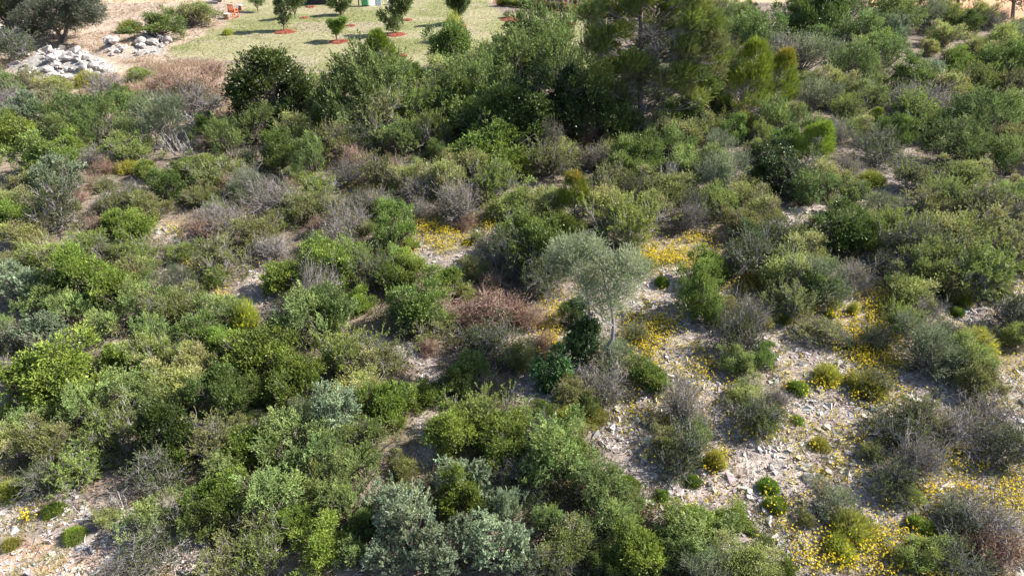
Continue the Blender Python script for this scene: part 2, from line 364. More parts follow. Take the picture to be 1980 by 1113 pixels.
for k in range(3):       # pine saplings: upright brush of long needles
    r = np.random.default_rng(340 + k); H = 2.3; n = 1500
    z = .12 + .88 * r.random(n) ** .85; rad = (np.clip(z / .28, 0, 1) ** .6) * ((1.02 - z) ** .62) * 1.1 * (.25 + .75 * r.random(n) ** .5); az = r.random(n) * 2 * PI
    br = np.floor(z * 11) / 11; az = az * .4 + (np.floor(r.random(n) * 6) * 1.047 + br * 23) * .6
    p = np.stack([np.cos(az) * rad * .95, np.sin(az) * rad * .95, z * H * .88 + rad * .12], 1)
    a = nrm(np.stack([np.cos(az) * .55, np.sin(az) * .55, np.full(n, 1.0)], 1) + .3 * r.normal(size=(n, 3)))
    col = pal([(.13, .16, .025), (.16, .185, .03), (.10, .135, .025)], n, r, .14)
    if k == 2: m = (z > .68) & (r.random(n) < (z - .6) * 1.3); col[m] = pal([(.25, .15, .035), (.21, .16, .03)], m.sum(), r)
    f = leaves(p, a, .14 + .1 * r.random(n), 17, .13, .0095, .42, r, col, .12, ((.19, .24, .04), .4) if k != 2 else None, up=.3)
    q = np.stack([np.zeros(n), np.zeros(n), np.maximum(p[:, 2] - rad * .45, .05)], 1)
    s0 = np.concatenate([q[:240], [[0, 0, -.05]], [[0, 0, H * .5]]]); s1 = np.concatenate([p[:240], [[.02, .01, H * .5]], [[0, .02, H * .95]]])
    reg('pine', f, M_NEEDLE, (s0, s1, np.concatenate([np.full(240, .012), [.05, .035]]), np.concatenate([np.full(240, .006), [.035, .01]])), M_TWIG_GREY)
M_CORE = noise_mat('inner_stems', (.05, .06, .02), (.09, .09, .035), 6)
def cushion(code, seed, H, cols, n, ll, lw, flowers=0, ragged=.08):
    r = np.random.default_rng(seed); d = rdir(n, r); d[:, 2] = np.abs(d[:, 2]); az = np.arctan2(d[:, 1], d[:, 0])
    k = (1 + .08 * np.sin(3 * az + seed) + .06 * np.sin(5 * az)) * (.84 + ragged * r.normal(size=n))
    p = d * np.array([1, 1, H]) * k[:, None] * .86; a = nrm(d + .3 * r.normal(size=(n, 3)) + np.array([0, 0, .3]))
    g = vnoise(p[:, 0] * 4 + 7, p[:, 1] * 4 + p[:, 2] * 3, seed)[:, None]
    f = leaves(p, a, np.full(n, ll * .6), 3, ll, lw, .35, r, pal(cols, n, r, .1) * (.75 + .5 * g), .14, None, up=.2)
    parts = [f]
    if flowers:
        i = r.choice(n, flowers); b = p[i] * 1.12; fc = pal([(.72, .52, .02), (.8, .6, .04)], flowers, r, .08)
        parts.append(leaves(b, rdir(flowers, r) * .3 + a[i], np.full(flowers, .05), 5, .07, .06, 1.2, r, fc, .1, None))
    f = cat(parts)
    th = np.linspace(0, PI / 2, 5); ph = np.arange(12) * PI / 6; vv = [[math.cos(t) * math.cos(q) * .7, math.cos(t) * math.sin(q) * .7, math.sin(t) * H * .7] for t in th for q in ph]
    ff = [[i * 12 + j, i * 12 + (j + 1) % 12, (i + 1) * 12 + (j + 1) % 12, (i + 1) * 12 + j] for i in range(4) for j in range(12)]
    reg(code, f, M_LEAF, None, None, mesh_np('core_' + code, np.array(vv), np.array(ff), M_CORE))
cushion('cushion', 360, .78, [(.10, .15, .028), (.125, .165, .03)], 2200, .15, .022)
cushion('cushion', 361, .7, [(.085, .14, .035), (.115, .16, .03)], 2200, .15, .022, 50)
cushion('yellowtuft', 364, .75, [(.20, .20, .04), (.16, .18, .04), (.24, .21, .06)], 1900, .22, .018, 40, .16)
cushion('yellowtuft', 365, .8, [(.16, .19, .035), (.2, .2, .05)], 1900, .25, .018, 160, .18)
# ---------------------------------------------------------------- what covers the ground where
def in_poly(px, py, poly):
    inside = np.zeros(np.shape(px), bool); n = len(poly)
    for i in range(n):
        x0, y0 = poly[i]; x1, y1 = poly[(i + 1) % n]
        c = ((y0 > py) != (y1 > py)) & (px < (x1 - x0) * (py - y0) / ((y1 - y0) or 1e-9) + x0); inside ^= c
    return inside
FIELD = [(470, -300), (468, 30), (412, 58), (345, 92), (318, 108), (430, 118), (560, 150), (660, 165), (1180, 130), (1180, 35), (960, 20), (930, -8), (860, -20), (700, -6), (560, -14), (560, -300)]
BEDS = [(930, -60), (955, 4), (1000, 14), (1180, 34), (1180, -60)]
DRY = [(-3000, -600), (470, -600), (468, 30), (412, 58), (345, 92), (318, 108), (560, 150), (690, 170), (640, 215), (460, 240), (330, 245), (240, 195), (-50, 150), (-3000, 150)]
OCHRE = [(1560, -600), (6000, -600), (6000, 70), (1980, 42), (1840, 34), (1700, 14), (1640, 8)]
FARDRY = [(560, -600), (560, -12), (700, -6), (860, -20), (930, -60), (1180, -60), (1560, -600)]
EARTH = [(-800, 1030), (110, 1062), (240, 1092), (330, 1118), (420, 1400), (-800, 1400)]
CLEAR = [
    [(-400, 935), (90, 945), (190, 975), (330, 985), (420, 1010), (470, 1060), (430, 1130), (380, 1400), (-400, 1400)],
    [(1130, 560), (1290, 540), (1420, 560), (1480, 600), (1480, 720), (1560, 800), (1500, 900), (1620, 1120), (1460, 1130), (1400, 960), (1220, 900), (1160, 860), (1110, 800), (1050, 790), (1000, 770), (990, 680), (1040, 600)],
    [(1480, 590), (1600, 560), (1700, 500), (1760, 600), (1720, 640), (1820, 740), (1980, 700), (2300, 760), (2300, 1300), (1500, 1300), (1420, 960), (1400, 860), (1480, 790), (1470, 700)],
    [(1200, 870), (1420, 900), (1500, 1010), (1460, 1130), (1360, 1110), (1250, 980), (1190, 930)],
    [(800, 670), (870, 700), (850, 760), (900, 830), (850, 900), (790, 900), (790, 800), (830, 760)],
    [(680, 640), (850, 655), (830, 700), (700, 690), (640, 700)],
    [(770, 440), (870, 440), (930, 470), (930, 520), (900, 560), (860, 540), (800, 510), (740, 500)],
    [(680, 350), (745, 355), (740, 400), (700, 400)],
    [(320, 440), (400, 440), (400, 500), (350, 510)], [(480, 520), (550, 505), (560, 580), (500, 600)], [(360, 535), (420, 545), (410, 570), (370, 565)],
    [(0, 450), (60, 430), (40, 480), (0, 500)], [(215, 370), (290, 370), (280, 410), (220, 405)],
    [(1490, 410), (1600, 385), (1600, 430), (1520, 445)], [(1640, 290), (1740, 290), (1830, 380), (1760, 410), (1690, 400), (1640, 370), (1700, 330)],
    [(1700, 390), (1780, 370), (1780, 400), (1700, 440)], [(1660, 500), (1720, 490), (1760, 580), (1690, 590)], [(1840, 560), (2050, 540), (2050, 700), (1900, 650), (1800, 610)],
    [(1180, 470), (1330, 460), (1370, 490), (1320, 560), (1240, 550), (1240, 500)],
    [(930, 400), (985, 400), (985, 450), (940, 460)], [(1070, 640), (1200, 570), (1280, 700), (1220, 760), (1150, 720)], [(-50, 700), (30, 730), (50, 900), (-50, 920)],
    [(60, 330), (90, 330), (90, 350), (60, 350)], [(400, 1040), (470, 1020), (450, 1060), (400, 1070)],
]
BOULDERS = [[(20, 128), (60, 108), (110, 92), (160, 100), (215, 125), (205, 150), (140, 158), (60, 158)], [(205, 95), (215, 82), (245, 90), (245, 115)], [(258, 90), (285, 55), (330, 85), (300, 100), (262, 108)], [(-60, 55), (40, 48), (80, 70), (60, 85), (-60, 90)]]
def jit(px, py, x, y, a=26):
    k = a * np.clip((py + 150) / 700, .12, 1.2)
    return px + 2 * k * (fbm(x * 1.1, y * 1.1, 21, 3) - .5) * 2, py + k * (fbm(x * 1.1, y * 1.1, 31, 3) - .5) * 2
def cover(x, y):
    """dict of soft 0/1 weights at world points"""
    px, py = to_px(x, y, terrain(x, y)); px, py = jit(px, py, x, y)
    px = np.where(np.asarray(y) < 3, 700, px)
    m = {k: in_poly(px, py, p) for k, p in (('field', FIELD), ('beds', BEDS), ('dry', DRY), ('ochre', OCHRE), ('far', FARDRY), ('earth', EARTH))}
    c = np.zeros(np.shape(px), bool)
    for p in CLEAR + BOULDERS: c |= in_poly(px, py, p)
    m['clear'] = c; m['far'] |= (np.asarray(y) > 69) & ~m['ochre'] & ~m['field']
    return m, px, py

# terrain sheet
xs = np.unique(np.concatenate([np.linspace(-900, -60, 22), np.arange(-60, 60.01, .45), np.linspace(60, 900, 22)]))
ys = np.unique(np.concatenate([np.linspace(-300, 5, 18), np.arange(5, 74.01, .38), np.linspace(74, 1200, 40)]))
X, Y = np.meshgrid(xs, ys); Z = terrain(X, Y)
near = Y < 60
Z = Z + np.where((np.abs(X) < 60) & (Y > 5) & near, .05 * (fbm(X * 1.6, Y * 1.6, 55, 3) - .5), 0)
m, _, _ = cover(X, Y)
def g3(c): return np.array(c)[None, None, :]
col = np.ones(X.shape + (3,)) * g3((.20, .16, .13))
n1 = fbm(X / 1.3, Y / 1.3, 77, 3)[..., None]; n2 = fbm(X / 3.1, Y / 3.1, 78, 3)[..., None]
col = col * (.6 + .8 * n1)
def lay(mask, c): 
    global col; col = np.where(mask[..., None], c, col)
rockc = g3((.34, .285, .25)) * (.85 + .3 * n1) * (1 - .22 * (n2 > .55)) 
lay(m['clear'], rockc)
lay(m['dry'], g3((.36, .285, .22)) * (.75 + .45 * n1))
lay(m['dry'] & m['clear'], g3((.33, .30, .275)) * (.8 + .4 * n1))
lay(m['far'], g3((.40, .31, .21)) * (.8 + .4 * n2))
fk = np.clip((n2 - .36) / .26, 0, 1); fieldc = (g3((.195, .20, .085)) * fk + g3((.27, .245, .14)) * (1 - fk)) * (.85 + .3 * n1)
fieldc = np.where((fbm(X / 4, Y / 2, 90, 2)[..., None] > .64), g3((.27, .235, .15)), fieldc)
lay(m['field'], fieldc)
lay(m['beds'], g3((.24, .08, .045)) * (.8 + .4 * n1))
lay(m['ochre'], g3((.50, .29, .17)) * (.8 + .4 * n1))
lay(m['earth'], g3((.50, .32, .22)) * (.85 + .35 * n1))
m_g, t, o = new_mat('ground_soil')
at = t.nodes.new('ShaderNodeAttribute'); at.attribute_name = 'col'
tc = t.nodes.new('ShaderNodeTexCoord')
def tn(scale, det=8, rough=.6):
    n = t.nodes.new('ShaderNodeTexNoise'); n.inputs['Scale'].default_value = scale; n.inputs['Detail'].default_value = det; n.inputs['Roughness'].default_value = rough
    t.links.new(tc.outputs['Object'], n.inputs['Vector']); return n
a1 = tn(4.0); r1 = t.nodes.new('ShaderNodeMapRange'); r1.inputs[1].default_value = .3; r1.inputs[2].default_value = .7; r1.inputs[3].default_value = .62; r1.inputs[4].default_value = 1.3
t.links.new(a1.outputs[0], r1.inputs[0])
v = t.nodes.new('ShaderNodeTexVoronoi'); v.inputs['Scale'].default_value = 11; t.links.new(tc.outputs['Object'], v.inputs['Vector'])
sv_ = t.nodes.new('ShaderNodeSeparateColor'); t.links.new(v.outputs['Color'], sv_.inputs[0])
r2 = t.nodes.new('ShaderNodeMapRange'); r2.inputs[3].default_value = .78; r2.inputs[4].default_value = 1.22; t.links.new(sv_.outputs[0], r2.inputs[0])
mm = t.nodes.new('ShaderNodeMath'); mm.operation = 'MULTIPLY'; t.links.new(r1.outputs[0], mm.inputs[0]); t.links.new(r2.outputs[0], mm.inputs[1])
vm = t.nodes.new('ShaderNodeVectorMath'); vm.operation = 'SCALE'; t.links.new(at.outputs['Color'], vm.inputs[0]); t.links.new(mm.outputs[0], vm.inputs['Scale'])
p = t.nodes.new('ShaderNodeBsdfPrincipled'); p.inputs['Roughness'].default_value = .95; p.inputs['Specular IOR Level'].default_value = .1
t.links.new(vm.outputs[0], p.inputs['Base Color'])
b = t.nodes.new('ShaderNodeBump'); b.inputs['Strength'].default_value = .8; b.inputs['Distance'].default_value = .05
ad = t.nodes.new('ShaderNodeMath'); ad.operation = 'ADD'; n3 = tn(9, 10, .7); t.links.new(n3.outputs[0], ad.inputs[0])
sc_ = t.nodes.new('ShaderNodeMath'); sc_.operation = 'MULTIPLY'; sc_.inputs[1].default_value = .5; t.links.new(sv_.outputs[1], sc_.inputs[0]); t.links.new(sc_.outputs[0], ad.inputs[1])
t.links.new(ad.outputs[0], b.inputs['Height']); t.links.new(b.outputs[0], p.inputs['Normal']); t.links.new(p.outputs[0], o.inputs[0])
ny, nx = X.shape; idx = np.arange(nx * ny).reshape(ny, nx)
F = np.stack([idx[:-1, :-1], idx[:-1, 1:], idx[1:, 1:], idx[1:, :-1]], -1).reshape(-1, 4)
tag(mobj('ground', mesh_np('ground', np.stack([X, Y, Z], -1).reshape(-1, 3), F, m_g, col.reshape(-1, 3), True)), 'stony Mediterranean hillside ground of soil, grass and limestone scree', kind='structure')

# ---------------------------------------------------------------- sampling the visible ground
def sample(n, pymin=-40, pymax=1190, pxmin=-140, pxmax=2120, power=1.0):
    """ground points spread evenly over the ground but thinned with distance (power 0 = even over the picture)"""
    px = pxmin + (pxmax - pxmin) * rng.random(n); py = pymin + (pymax - pymin) * rng.random(n)
    a = (px - 990) / FPX; b_ = -(py - 556.5) / FPX; t_ = CAM_H / (_sp - b_ * _cp)
    x = a * t_; y = (_cp + b_ * _sp) * t_
    if power:
        pr = (t_ / 70.0) ** (2.0 * power) ; k = rng.random(n) < np.clip(pr, 0, 1); x, y = x[k], y[k]
    return x, y
# rocks: angular hulls
def hull(seed, npts, flat):
    r = np.random.default_rng(seed); bm = bmesh.new()
    for q in rdir(npts, r) * (.75 + .35 * r.random((npts, 1))) * np.array([1, .75, flat]): bm.verts.new(q)
    bmesh.ops.convex_hull(bm, input=bm.verts); bmesh.ops.delete(bm, geom=[v for v in bm.verts if not v.link_faces], context='VERTS')
    bmesh.ops.triangulate(bm, faces=bm.faces)
    bm.verts.ensure_lookup_table(); bm.verts.index_update()
    V = np.array([v.co[:] for v in bm.verts]); F = np.array([[v.index for v in f.verts] for f in bm.faces]); 
    return V, F, bm
def scatter_hulls(name, pts, size, colr, hulls, mat, sink=.25):
    parts = []
    which = rng.integers(0, len(hulls), len(pts))
    for h, (V, F, _) in enumerate(hulls):
        s = which == h; n = s.sum()
        if not n: continue
        az = rng.random(n) * 2 * PI; ca, sa = np.cos(az), np.sin(az); tl = .35 * rng.normal(size=n); ct, st = np.cos(tl), np.sin(tl)
        P = V[None] * size[s][:, None, None] * (1 + .25 * rng.normal(size=(n, 1, 3)))
        Q = np.stack([P[..., 0] * ct[:, None] + P[..., 2] * st[:, None], P[..., 1], -P[..., 0] * st[:, None] + P[..., 2] * ct[:, None]], -1)
        R = np.stack([Q[..., 0] * ca[:, None] - Q[..., 1] * sa[:, None], Q[..., 0] * sa[:, None] + Q[..., 1] * ca[:, None], Q[..., 2]], -1)
        R = R + pts[s][:, None]; R[..., 2] += (size[s] * (.35 - sink))[:, None]
        c = np.repeat(colr[s][:, None], V.shape[0], 1)
        parts.append((R.reshape(-1, 3), c.reshape(-1, 3), (F[None] + (np.arange(n) * len(V))[:, None, None]).reshape(-1, 3)))
    V, C, F = cat(parts)
    return mobj(name, mesh_np(name, V, F, mat, C))
small_hulls = [hull(500 + k, 7, .55) for k in range(6)]
m_st, t, o = new_mat('scree_limestone')
at = t.nodes.new('ShaderNodeAttribute'); at.attribute_name = 'col'; p = t.nodes.new('ShaderNodeBsdfPrincipled'); p.inputs['Roughness'].default_value = .85; p.inputs['Specular IOR Level'].default_value = .25
tc = t.nodes.new('ShaderNodeTexCoord'); n3 = tn(20, 6); r1 = t.nodes.new('ShaderNodeMapRange'); r1.inputs[1].default_value = .3; r1.inputs[2].default_value = .7; r1.inputs[3].default_value = .75; r1.inputs[4].default_value = 1.15
t.links.new(n3.outputs[0], r1.inputs[0]); vm = t.nodes.new('ShaderNodeVectorMath'); vm.operation = 'SCALE'; t.links.new(at.outputs['Color'], vm.inputs[0]); t.links.new(r1.outputs[0], vm.inputs['Scale'])
t.links.new(vm.outputs[0], p.inputs['Base Color']); t.links.new(p.outputs[0], o.inputs[0])
x, y = sample(460000, 380, 1180, power=.0); k = cover(x, y)[0]['clear']; x, y = x[k], y[k]
k = rng.random(len(x)) < (.42 + 1.3 * np.clip(fbm(x / 1.2, y / 1.2, 101, 3) - .35, 0, 1)); x, y = x[k], y[k]
if len(x) > 42000: x, y = x[:36000], y[:36000]
sz = np.clip(.030 * rng.lognormal(0, .65, len(x)), .012, .2) * (.7 + y / 38)
stone_c = lambda n: np.array([.45, .41, .39]) * (.62 + .62 * rng.random((n, 1))) * (1 + .05 * rng.normal(size=(n, 3)))
tag(scatter_hulls('gravel', np.stack([x, y, terrain(x, y)], 1), sz, stone_c(len(x)), small_hulls, m_st), 'broken pale limestone rubble covering the bare clearings', 'scree', kind='stuff')
# far and earth-path gravel
x, y = sample(75000, 0, 400, power=0); mk = cover(x, y)[0]; k = mk['clear'] | (mk['dry'] & (rng.random(len(x)) < .07)); x, y = x[k], y[k]
x2, y2 = sample(50000, 1000, 1180, power=0); k = cover(x2, y2)[0]['earth'] & (rng.random(len(x2)) < .5); x = np.concatenate([x, x2[k]]); y = np.concatenate([y, y2[k]])
sz = np.clip(.035 * rng.lognormal(0, .5, len(x)), .015, .14) * (.45 + y / 50)
tag(scatter_hulls('pebbles', np.stack([x, y, terrain(x, y)], 1), sz, stone_c(len(x)), small_hulls[:3], m_st), 'small stones strewn over the dry ground and earth path', 'pebbles', kind='stuff')

# ---------------------------------------------------------------- stuff: grass, straw, undergrowth, flowers
def tufts(name, x, y, blades, h, wd, cols, mat, spread=.5, var=.2, label='', catg='grass', r=rng, heads=None):
    n = len(x); z = terrain(x, y); base = np.stack([x, y, z - .01], 1)
    b = np.repeat(base[:, None], blades, 1) + r.normal(size=(n, blades, 3)) * np.array([1, 1, 0]) * np.reshape(h, (-1, 1, 1)) * .25
    d = nrm(r.normal(size=(n, blades, 3)) * spread + np.array([0, 0, 1.])); d[..., 2] = np.abs(d[..., 2])
    L = np.reshape(h, (-1, 1, 1)) * (.6 + .7 * r.random((n, blades, 1)))
    wv = nrm(np.cross(d, rdir(n * blades, r).reshape(n, blades, 3))) * np.reshape(wd, (-1, 1, 1)) * .5
    V = np.stack([b - wv, b + wv, b + d * L], 2)
    c = pal(cols, n, r, var)[:, None, None] * (1 + .12 * r.normal(size=(n, blades, 1, 1))) * np.ones((1, 1, 3, 1))
    V = V.reshape(-1, 3); C = np.clip(c.reshape(-1, 3), .01, .95); F = np.arange(len(V)).reshape(-1, 3)
    return tag(mobj(name, mesh_np(name, V, F, mat, C)), label, catg, kind='stuff')
# orchard grass
x, y = sample(60000, -15, 170, 280, 1200, 0); mk = cover(x, y)[0]; g = fbm(x / 3.1, y / 3.1, 78, 3); k = mk['field'] & ~mk['beds'] & (rng.random(len(x)) < .25 + .9 * (g > .5)); x, y = x[k][:9000], y[k][:9000]
tufts('orchard_grass', x, y, 5, .09, .028, [(.19, .20, .08), (.22, .22, .09), (.27, .24, .13), (.17, .19, .075)], M_STRAW, .7, .15, 'short patchy green and straw coloured grass of the orchard')
# straw in the dry strip and under the olive
x, y = sample(90000, -15, 250, -100, 720, 0); mk = cover(x, y)[0]; g = fbm(x / 2, y / 2, 61, 3); k = mk['dry'] & ~mk['clear'] & (rng.random(len(x)) < np.clip((g - .3) * 2.2, 0, 1)); x, y = x[k][:9500], y[k][:9500]
px_, py_ = to_px(x, y, terrain(x, y)); hh = np.where(py_ > 118, .36, .16) * (.6 + .6 * rng.random(len(x)))
tufts('dry_grass', x, y, 7, hh, .03, [(.44, .33, .23), (.50, .39, .28), (.40, .27, .20), (.34, .29, .16)], M_STRAW, .55, .15, 'bleached pinkish straw and dead stalks below the rock heaps', 'dry grass')
# grass tufts in the clearings
x, y = sample(90000, 280, 1170, -100, 2100, .0); mk = cover(x, y)[0]; g = fbm(x / .9, y / .9, 67, 3); k = ~mk['dry'] & ~mk['field'] & (g > .50) & (rng.random(len(x)) < .6); x, y = x[k][:12000], y[k][:12000]
tufts('wiry_grass', x, y, 10, .15 * (.6 + .8 * rng.random(len(x))), .011, [(.30, .28, .10), (.42, .36, .16), (.24, .25, .08), (.45, .34, .2)], M_STRAW, .6, .15, 'wiry yellowing grass tufts between the stones', 'grass')
# undergrowth between the shrubs
def undergrowth(name, x, y, nl, cols, ll, lw, hgt, label, mat):
    n = len(x); z = terrain(x, y)
    nb = 4; b = np.repeat(np.stack([x, y, z], 1)[:, None], nb, 1) + rng.normal(size=(n, nb, 3)) * np.array([.13, .13, .0]) * np.clip(y / 25, .8, 2)[:, None, None]; b = b.reshape(-1, 3)
    d = nrm(rng.normal(size=(n * nb, 3)) * .55 + np.array([0, 0, 1.])); L = hgt * (.5 + rng.random(n * nb)) * np.repeat(np.clip(y / 22, .8, 1.9), nb)
    c = np.repeat(pal(cols, n, rng, .2), nb, 0)
    f = leaves(b, d, L, nl, ll, lw, .9, rng, c, .15)
    return tag(mobj(name, mesh_np(name, f[0], f[2], mat, f[1])), label, 'undergrowth', kind='stuff')
x, y = sample(60000, 60, 1180, power=.0); mk = cover(x, y)[0]; k = ~(mk['clear'] | mk['field'] | mk['dry'] | mk['ochre'] | mk['beds']); k &= fbm(x / 1.4, y / 1.4, 33, 3) > .47; x, y = x[k][:8500], y[k][:8500]
undergrowth('undergrowth', x, y, 7, [(.09, .10, .035), (.075, .095, .035), (.12, .11, .055), (.11, .10, .05), (.16, .12, .085)], .05, .026, .30, 'low tangled green and brown scrub filling the gaps between shrubs', M_LEAF)
x, y = sample(40000, 380, 1180, power=.0); mk = cover(x, y)[0]; k = mk['clear'] & (fbm(x / .6, y / .6, 39, 3) > .5); x, y = x[k][:2600], y[k][:2600]
undergrowth('low_weeds', x, y, 5, [(.16, .17, .06), (.20, .19, .08), (.25, .19, .12), (.13, .15, .05)], .035, .018, .10, 'tiny dry weeds growing between the stones of the clearings', M_LEAF)
# litter: dead fallen leaves and twigs
x, y = sample(60000, 300, 1180, power=.0); mk = cover(x, y)[0]; g = fbm(x / .8, y / .8, 47, 3); k = (g > .47) & ~(mk['earth']) ; x, y = x[k][:16000], y[k][:16000]; n = len(x)
bse = np.stack([x, y, terrain(x, y) + .025], 1); f = leaves(bse, nrm(rdir(n) * np.array([1, 1, .2])), np.full(n, .1), 3, .06, .03, 1.0, rng, pal([(.32, .19, .13), (.25, .15, .11), (.40, .27, .19), (.2, .15, .12)], n, rng, .15), .1, up=2)
tag(mobj('leaf_litter', mesh_np('leaf_litter', f[0], f[2], M_STRAW, f[1])), 'reddish brown fallen leaves lying among the stones', 'leaf litter', kind='stuff')
a_ = rng.random(3500) * 0; x, y = sample(9000, 300, 1180, power=0); x, y = x[:3500], y[:3500]; n = len(x); p0 = np.stack([x, y, terrain(x, y) + .03], 1); dd = nrm(rdir(n) * np.array([1, 1, .15])); p1 = p0 + dd * (.12 + .3 * rng.random((n, 1))); p1[:, 2] = np.maximum(p1[:, 2], p0[:, 2])
V, F = segs(p0, p1, np.full(n, .006), np.full(n, .004)); tag(mobj('fallen_twigs', mesh_np('fallen_twigs', V, F, M_BONE)), 'grey fallen twigs scattered over stones and soil', 'twigs', kind='stuff')
# yellow flowers
FLOW = [(715, 362, 24, 16, 1.6), (722, 385, 14, 12, .7), (828, 442, 34, 12, 1.7), (868, 470, 34, 14, 1.4), (950, 425, 22, 26, .8), (770, 487, 34, 8, .9), (1290, 500, 62, 18, 2.2), (1230, 495, 30, 8, .7), (1345, 466, 26, 7, .8), (1068, 640, 20, 52, 1.5),
        (1245, 655, 40, 45, 1.3), (1270, 630, 30, 20, .6), (1460, 552, 42, 14, .8), (1530, 602, 50, 14, .8), (1705, 585, 30, 26, 1.3), (1650, 640, 44, 30, .9), (1690, 680, 40, 48, 1.6), (1450, 540, 22, 8, .7), (1840, 880, 45, 22, .9), (1800, 940, 40, 22, .7),
        (1650, 1050, 75, 50, .7), (1945, 965, 42, 18, .9), (1690, 790, 30, 50, .5), (1600, 850, 60, 30, .35), (1384, 885, 18, 26, 1), (1280, 800, 60, 26, .5), (1350, 700, 40, 26, .5), (1575, 740, 50, 22, .4), (1480, 830, 40, 14, .5), (1740, 1070, 60, 30, .5), (1840, 955, 60, 30, .5),
        (340, 440, 24, 12, .6), (390, 420, 14, 8, .5), (535, 540, 16, 12, .7), (370, 520, 14, 12, .6), (430, 570, 12, 6, .5), (1100, 590, 30, 8, .4), (940, 620, 30, 20, .3), (1700, 195, 12, 8, .6), (1110, 285, 26, 8, .6), (1940, 575, 30, 16, .5), (1960, 700, 24, 20, .4), (1560, 1090, 60, 20, .4), (60, 1000, 8, 3, .05)]
fx, fy = [], []
for (cx, cy, rx, ry, dn) in FLOW:
    n = int(rx * ry * dn * .125 * max(.36, 1 + (650 - cy) / 330)) + 10; q = rng.normal(size=(n, 2)) * np.array([rx, ry]) * .85 + np.array([cx, cy])
    a = (q[:, 0] - 990) / FPX; b_ = -(q[:, 1] - 556.5) / FPX; t_ = (CAM_H) / (_sp - b_ * _cp); fx.append(a * t_); fy.append((_cp + b_ * _sp) * t_)
x, y = sample(30000, 560, 1160, 1180, 2080, 0); mk = cover(x, y)[0]; g = fbm(x / .7, y / .7, 48, 3); k = mk['clear'] & (g > .55); fx.append(x[k][:700]); fy.append(y[k][:700])
x = np.concatenate(fx); y = np.concatenate(fy); n = len(x); z = terrain(x, y)
base = np.stack([x, y, z], 1); ns = 5
b = np.repeat(base[:, None], ns, 1) + rng.normal(size=(n, ns, 3)) * np.array([.05, .05, 0]); h = .10 + .20 * rng.random((n, ns, 1)); d = nrm(rng.normal(size=(n, ns, 3)) * .35 + np.array([0, 0, 1.]))
tip = b + d * h; wv = nrm(np.cross(d, rdir(n * ns).reshape(n, ns, 3))) * .005
V1 = np.stack([b - wv, b + wv, tip], 2).reshape(-1, 3); C1 = np.tile(np.array([.24, .26, .08]), (len(V1), 1))
sc_y = (.55 + y / 45)
hd = leaves(tip.reshape(-1, 3), nrm(d.reshape(-1, 3) + .3 * rdir(n * ns)), np.full(n * ns, .03), 4, .029, .030, 1.3, rng, pal([(.76, .54, .02), (.80, .62, .04), (.68, .47, .03), (.60, .46, .10)], n * ns, rng, .05), .06, None, up=1.2)
V, C, F = cat([(V1, C1, np.arange(len(V1)).reshape(-1, 3)), hd]); tag(mobj('yellow_flowers', mesh_np('yellow_flowers', V, F, M_PETAL, C)), 'bright yellow wildflowers in drifts between shrubs and stones', 'flowers', kind='stuff')
lv = leaves(base + rng.normal(size=(n, 3)) * np.array([.05, .05, 0]), np.tile(np.array([[0, 0, 1.]]), (n, 1)), np.full(n, .12), 6, .07, .009, .7, rng, pal([(.22, .24, .07), (.28, .26, .1)], n, rng, .15), .1)
tag(mobj('flower_leaves', mesh_np('flower_leaves', lv[0], lv[2], M_STRAW, lv[1])), 'thin olive green leaves beneath the yellow wildflowers', 'leaves', kind='stuff')
# ---------------------------------------------------------------- the plants one can tell apart
ASP = dict(roundoak=.93, mastic=.72, privet=.8, holm=.95, ivy=1.0, oliveshrub=.75, kermes=.62, darkscrub=.62, juniper=.75, darkjuniper=.85, bluejuniper=.85, drytwigs=.6, redtwigs=.5, snag=.8, pine=1.15, cushion=.5, yellowtuft=.5)
PH = dict(roundoak=1.75, mastic=1.25, privet=1.35, holm=1.7, ivy=1.5, oliveshrub=1.3, kermes=1.15, darkscrub=1.15, juniper=1.3, darkjuniper=1.5, bluejuniper=1.35, drytwigs=1.0, redtwigs=.9, snag=1.3, pine=2.3, cushion=.75, yellowtuft=.8)
NAME = dict(roundoak='round_evergreen_bush', mastic='mastic_shrub', privet='privet_shrub', holm='holm_oak_shrub', ivy='broadleaf_shrub', oliveshrub='wild_olive_shrub', kermes='scrub_bush', darkscrub='dark_scrub_bush', juniper='juniper_shrub', darkjuniper='dark_juniper_shrub', bluejuniper='blue_juniper_shrub', drytwigs='twiggy_shrub', redtwigs='withered_shrub', snag='dead_shrub', pine='pine_sapling', cushion='cushion_plant', yellowtuft='yellow_tuft_plant')
LOOK = dict(roundoak='round dark evergreen bush', mastic='bright green rounded leafy shrub', privet='dense mid-green leafy shrub', holm='very dark dense evergreen bush', ivy='dark shrub with broad glossy leaves', oliveshrub='silvery grey-green wild olive shrub', kermes='dull olive-green scrub bush', darkscrub='dark small-leaved scrub bush', juniper='grey-green juniper with feathery sprays', darkjuniper='deep green juniper with leaning sprays', bluejuniper='pale blue-green juniper shrub', drytwigs='grey twiggy half-bare shrub', redtwigs='reddish brown withered shrub', snag='leafless bleached dead shrub', pine='young pine with yellow-green needles', cushion='round green cushion plant', yellowtuft='yellow-green tufted cushion plant')
GRP = dict(roundoak='round dark evergreens', mastic='bright green leafy shrubs on the slope', privet='mid-green leafy shrubs on the slope', holm='dark evergreen bushes', ivy='broad-leaved dark shrubs', oliveshrub='grey-green wild olive shrubs', kermes='olive-green scrub bushes', darkscrub='dark scrub bushes', juniper='grey-green junipers', darkjuniper='deep green junipers', bluejuniper='blue-green junipers', drytwigs='grey twiggy shrubs', redtwigs='withered brown shrubs', snag='bleached dead shrubs', pine='young pines', cushion='cushion plants on the stones', yellowtuft='yellow-green tufts on the stones')
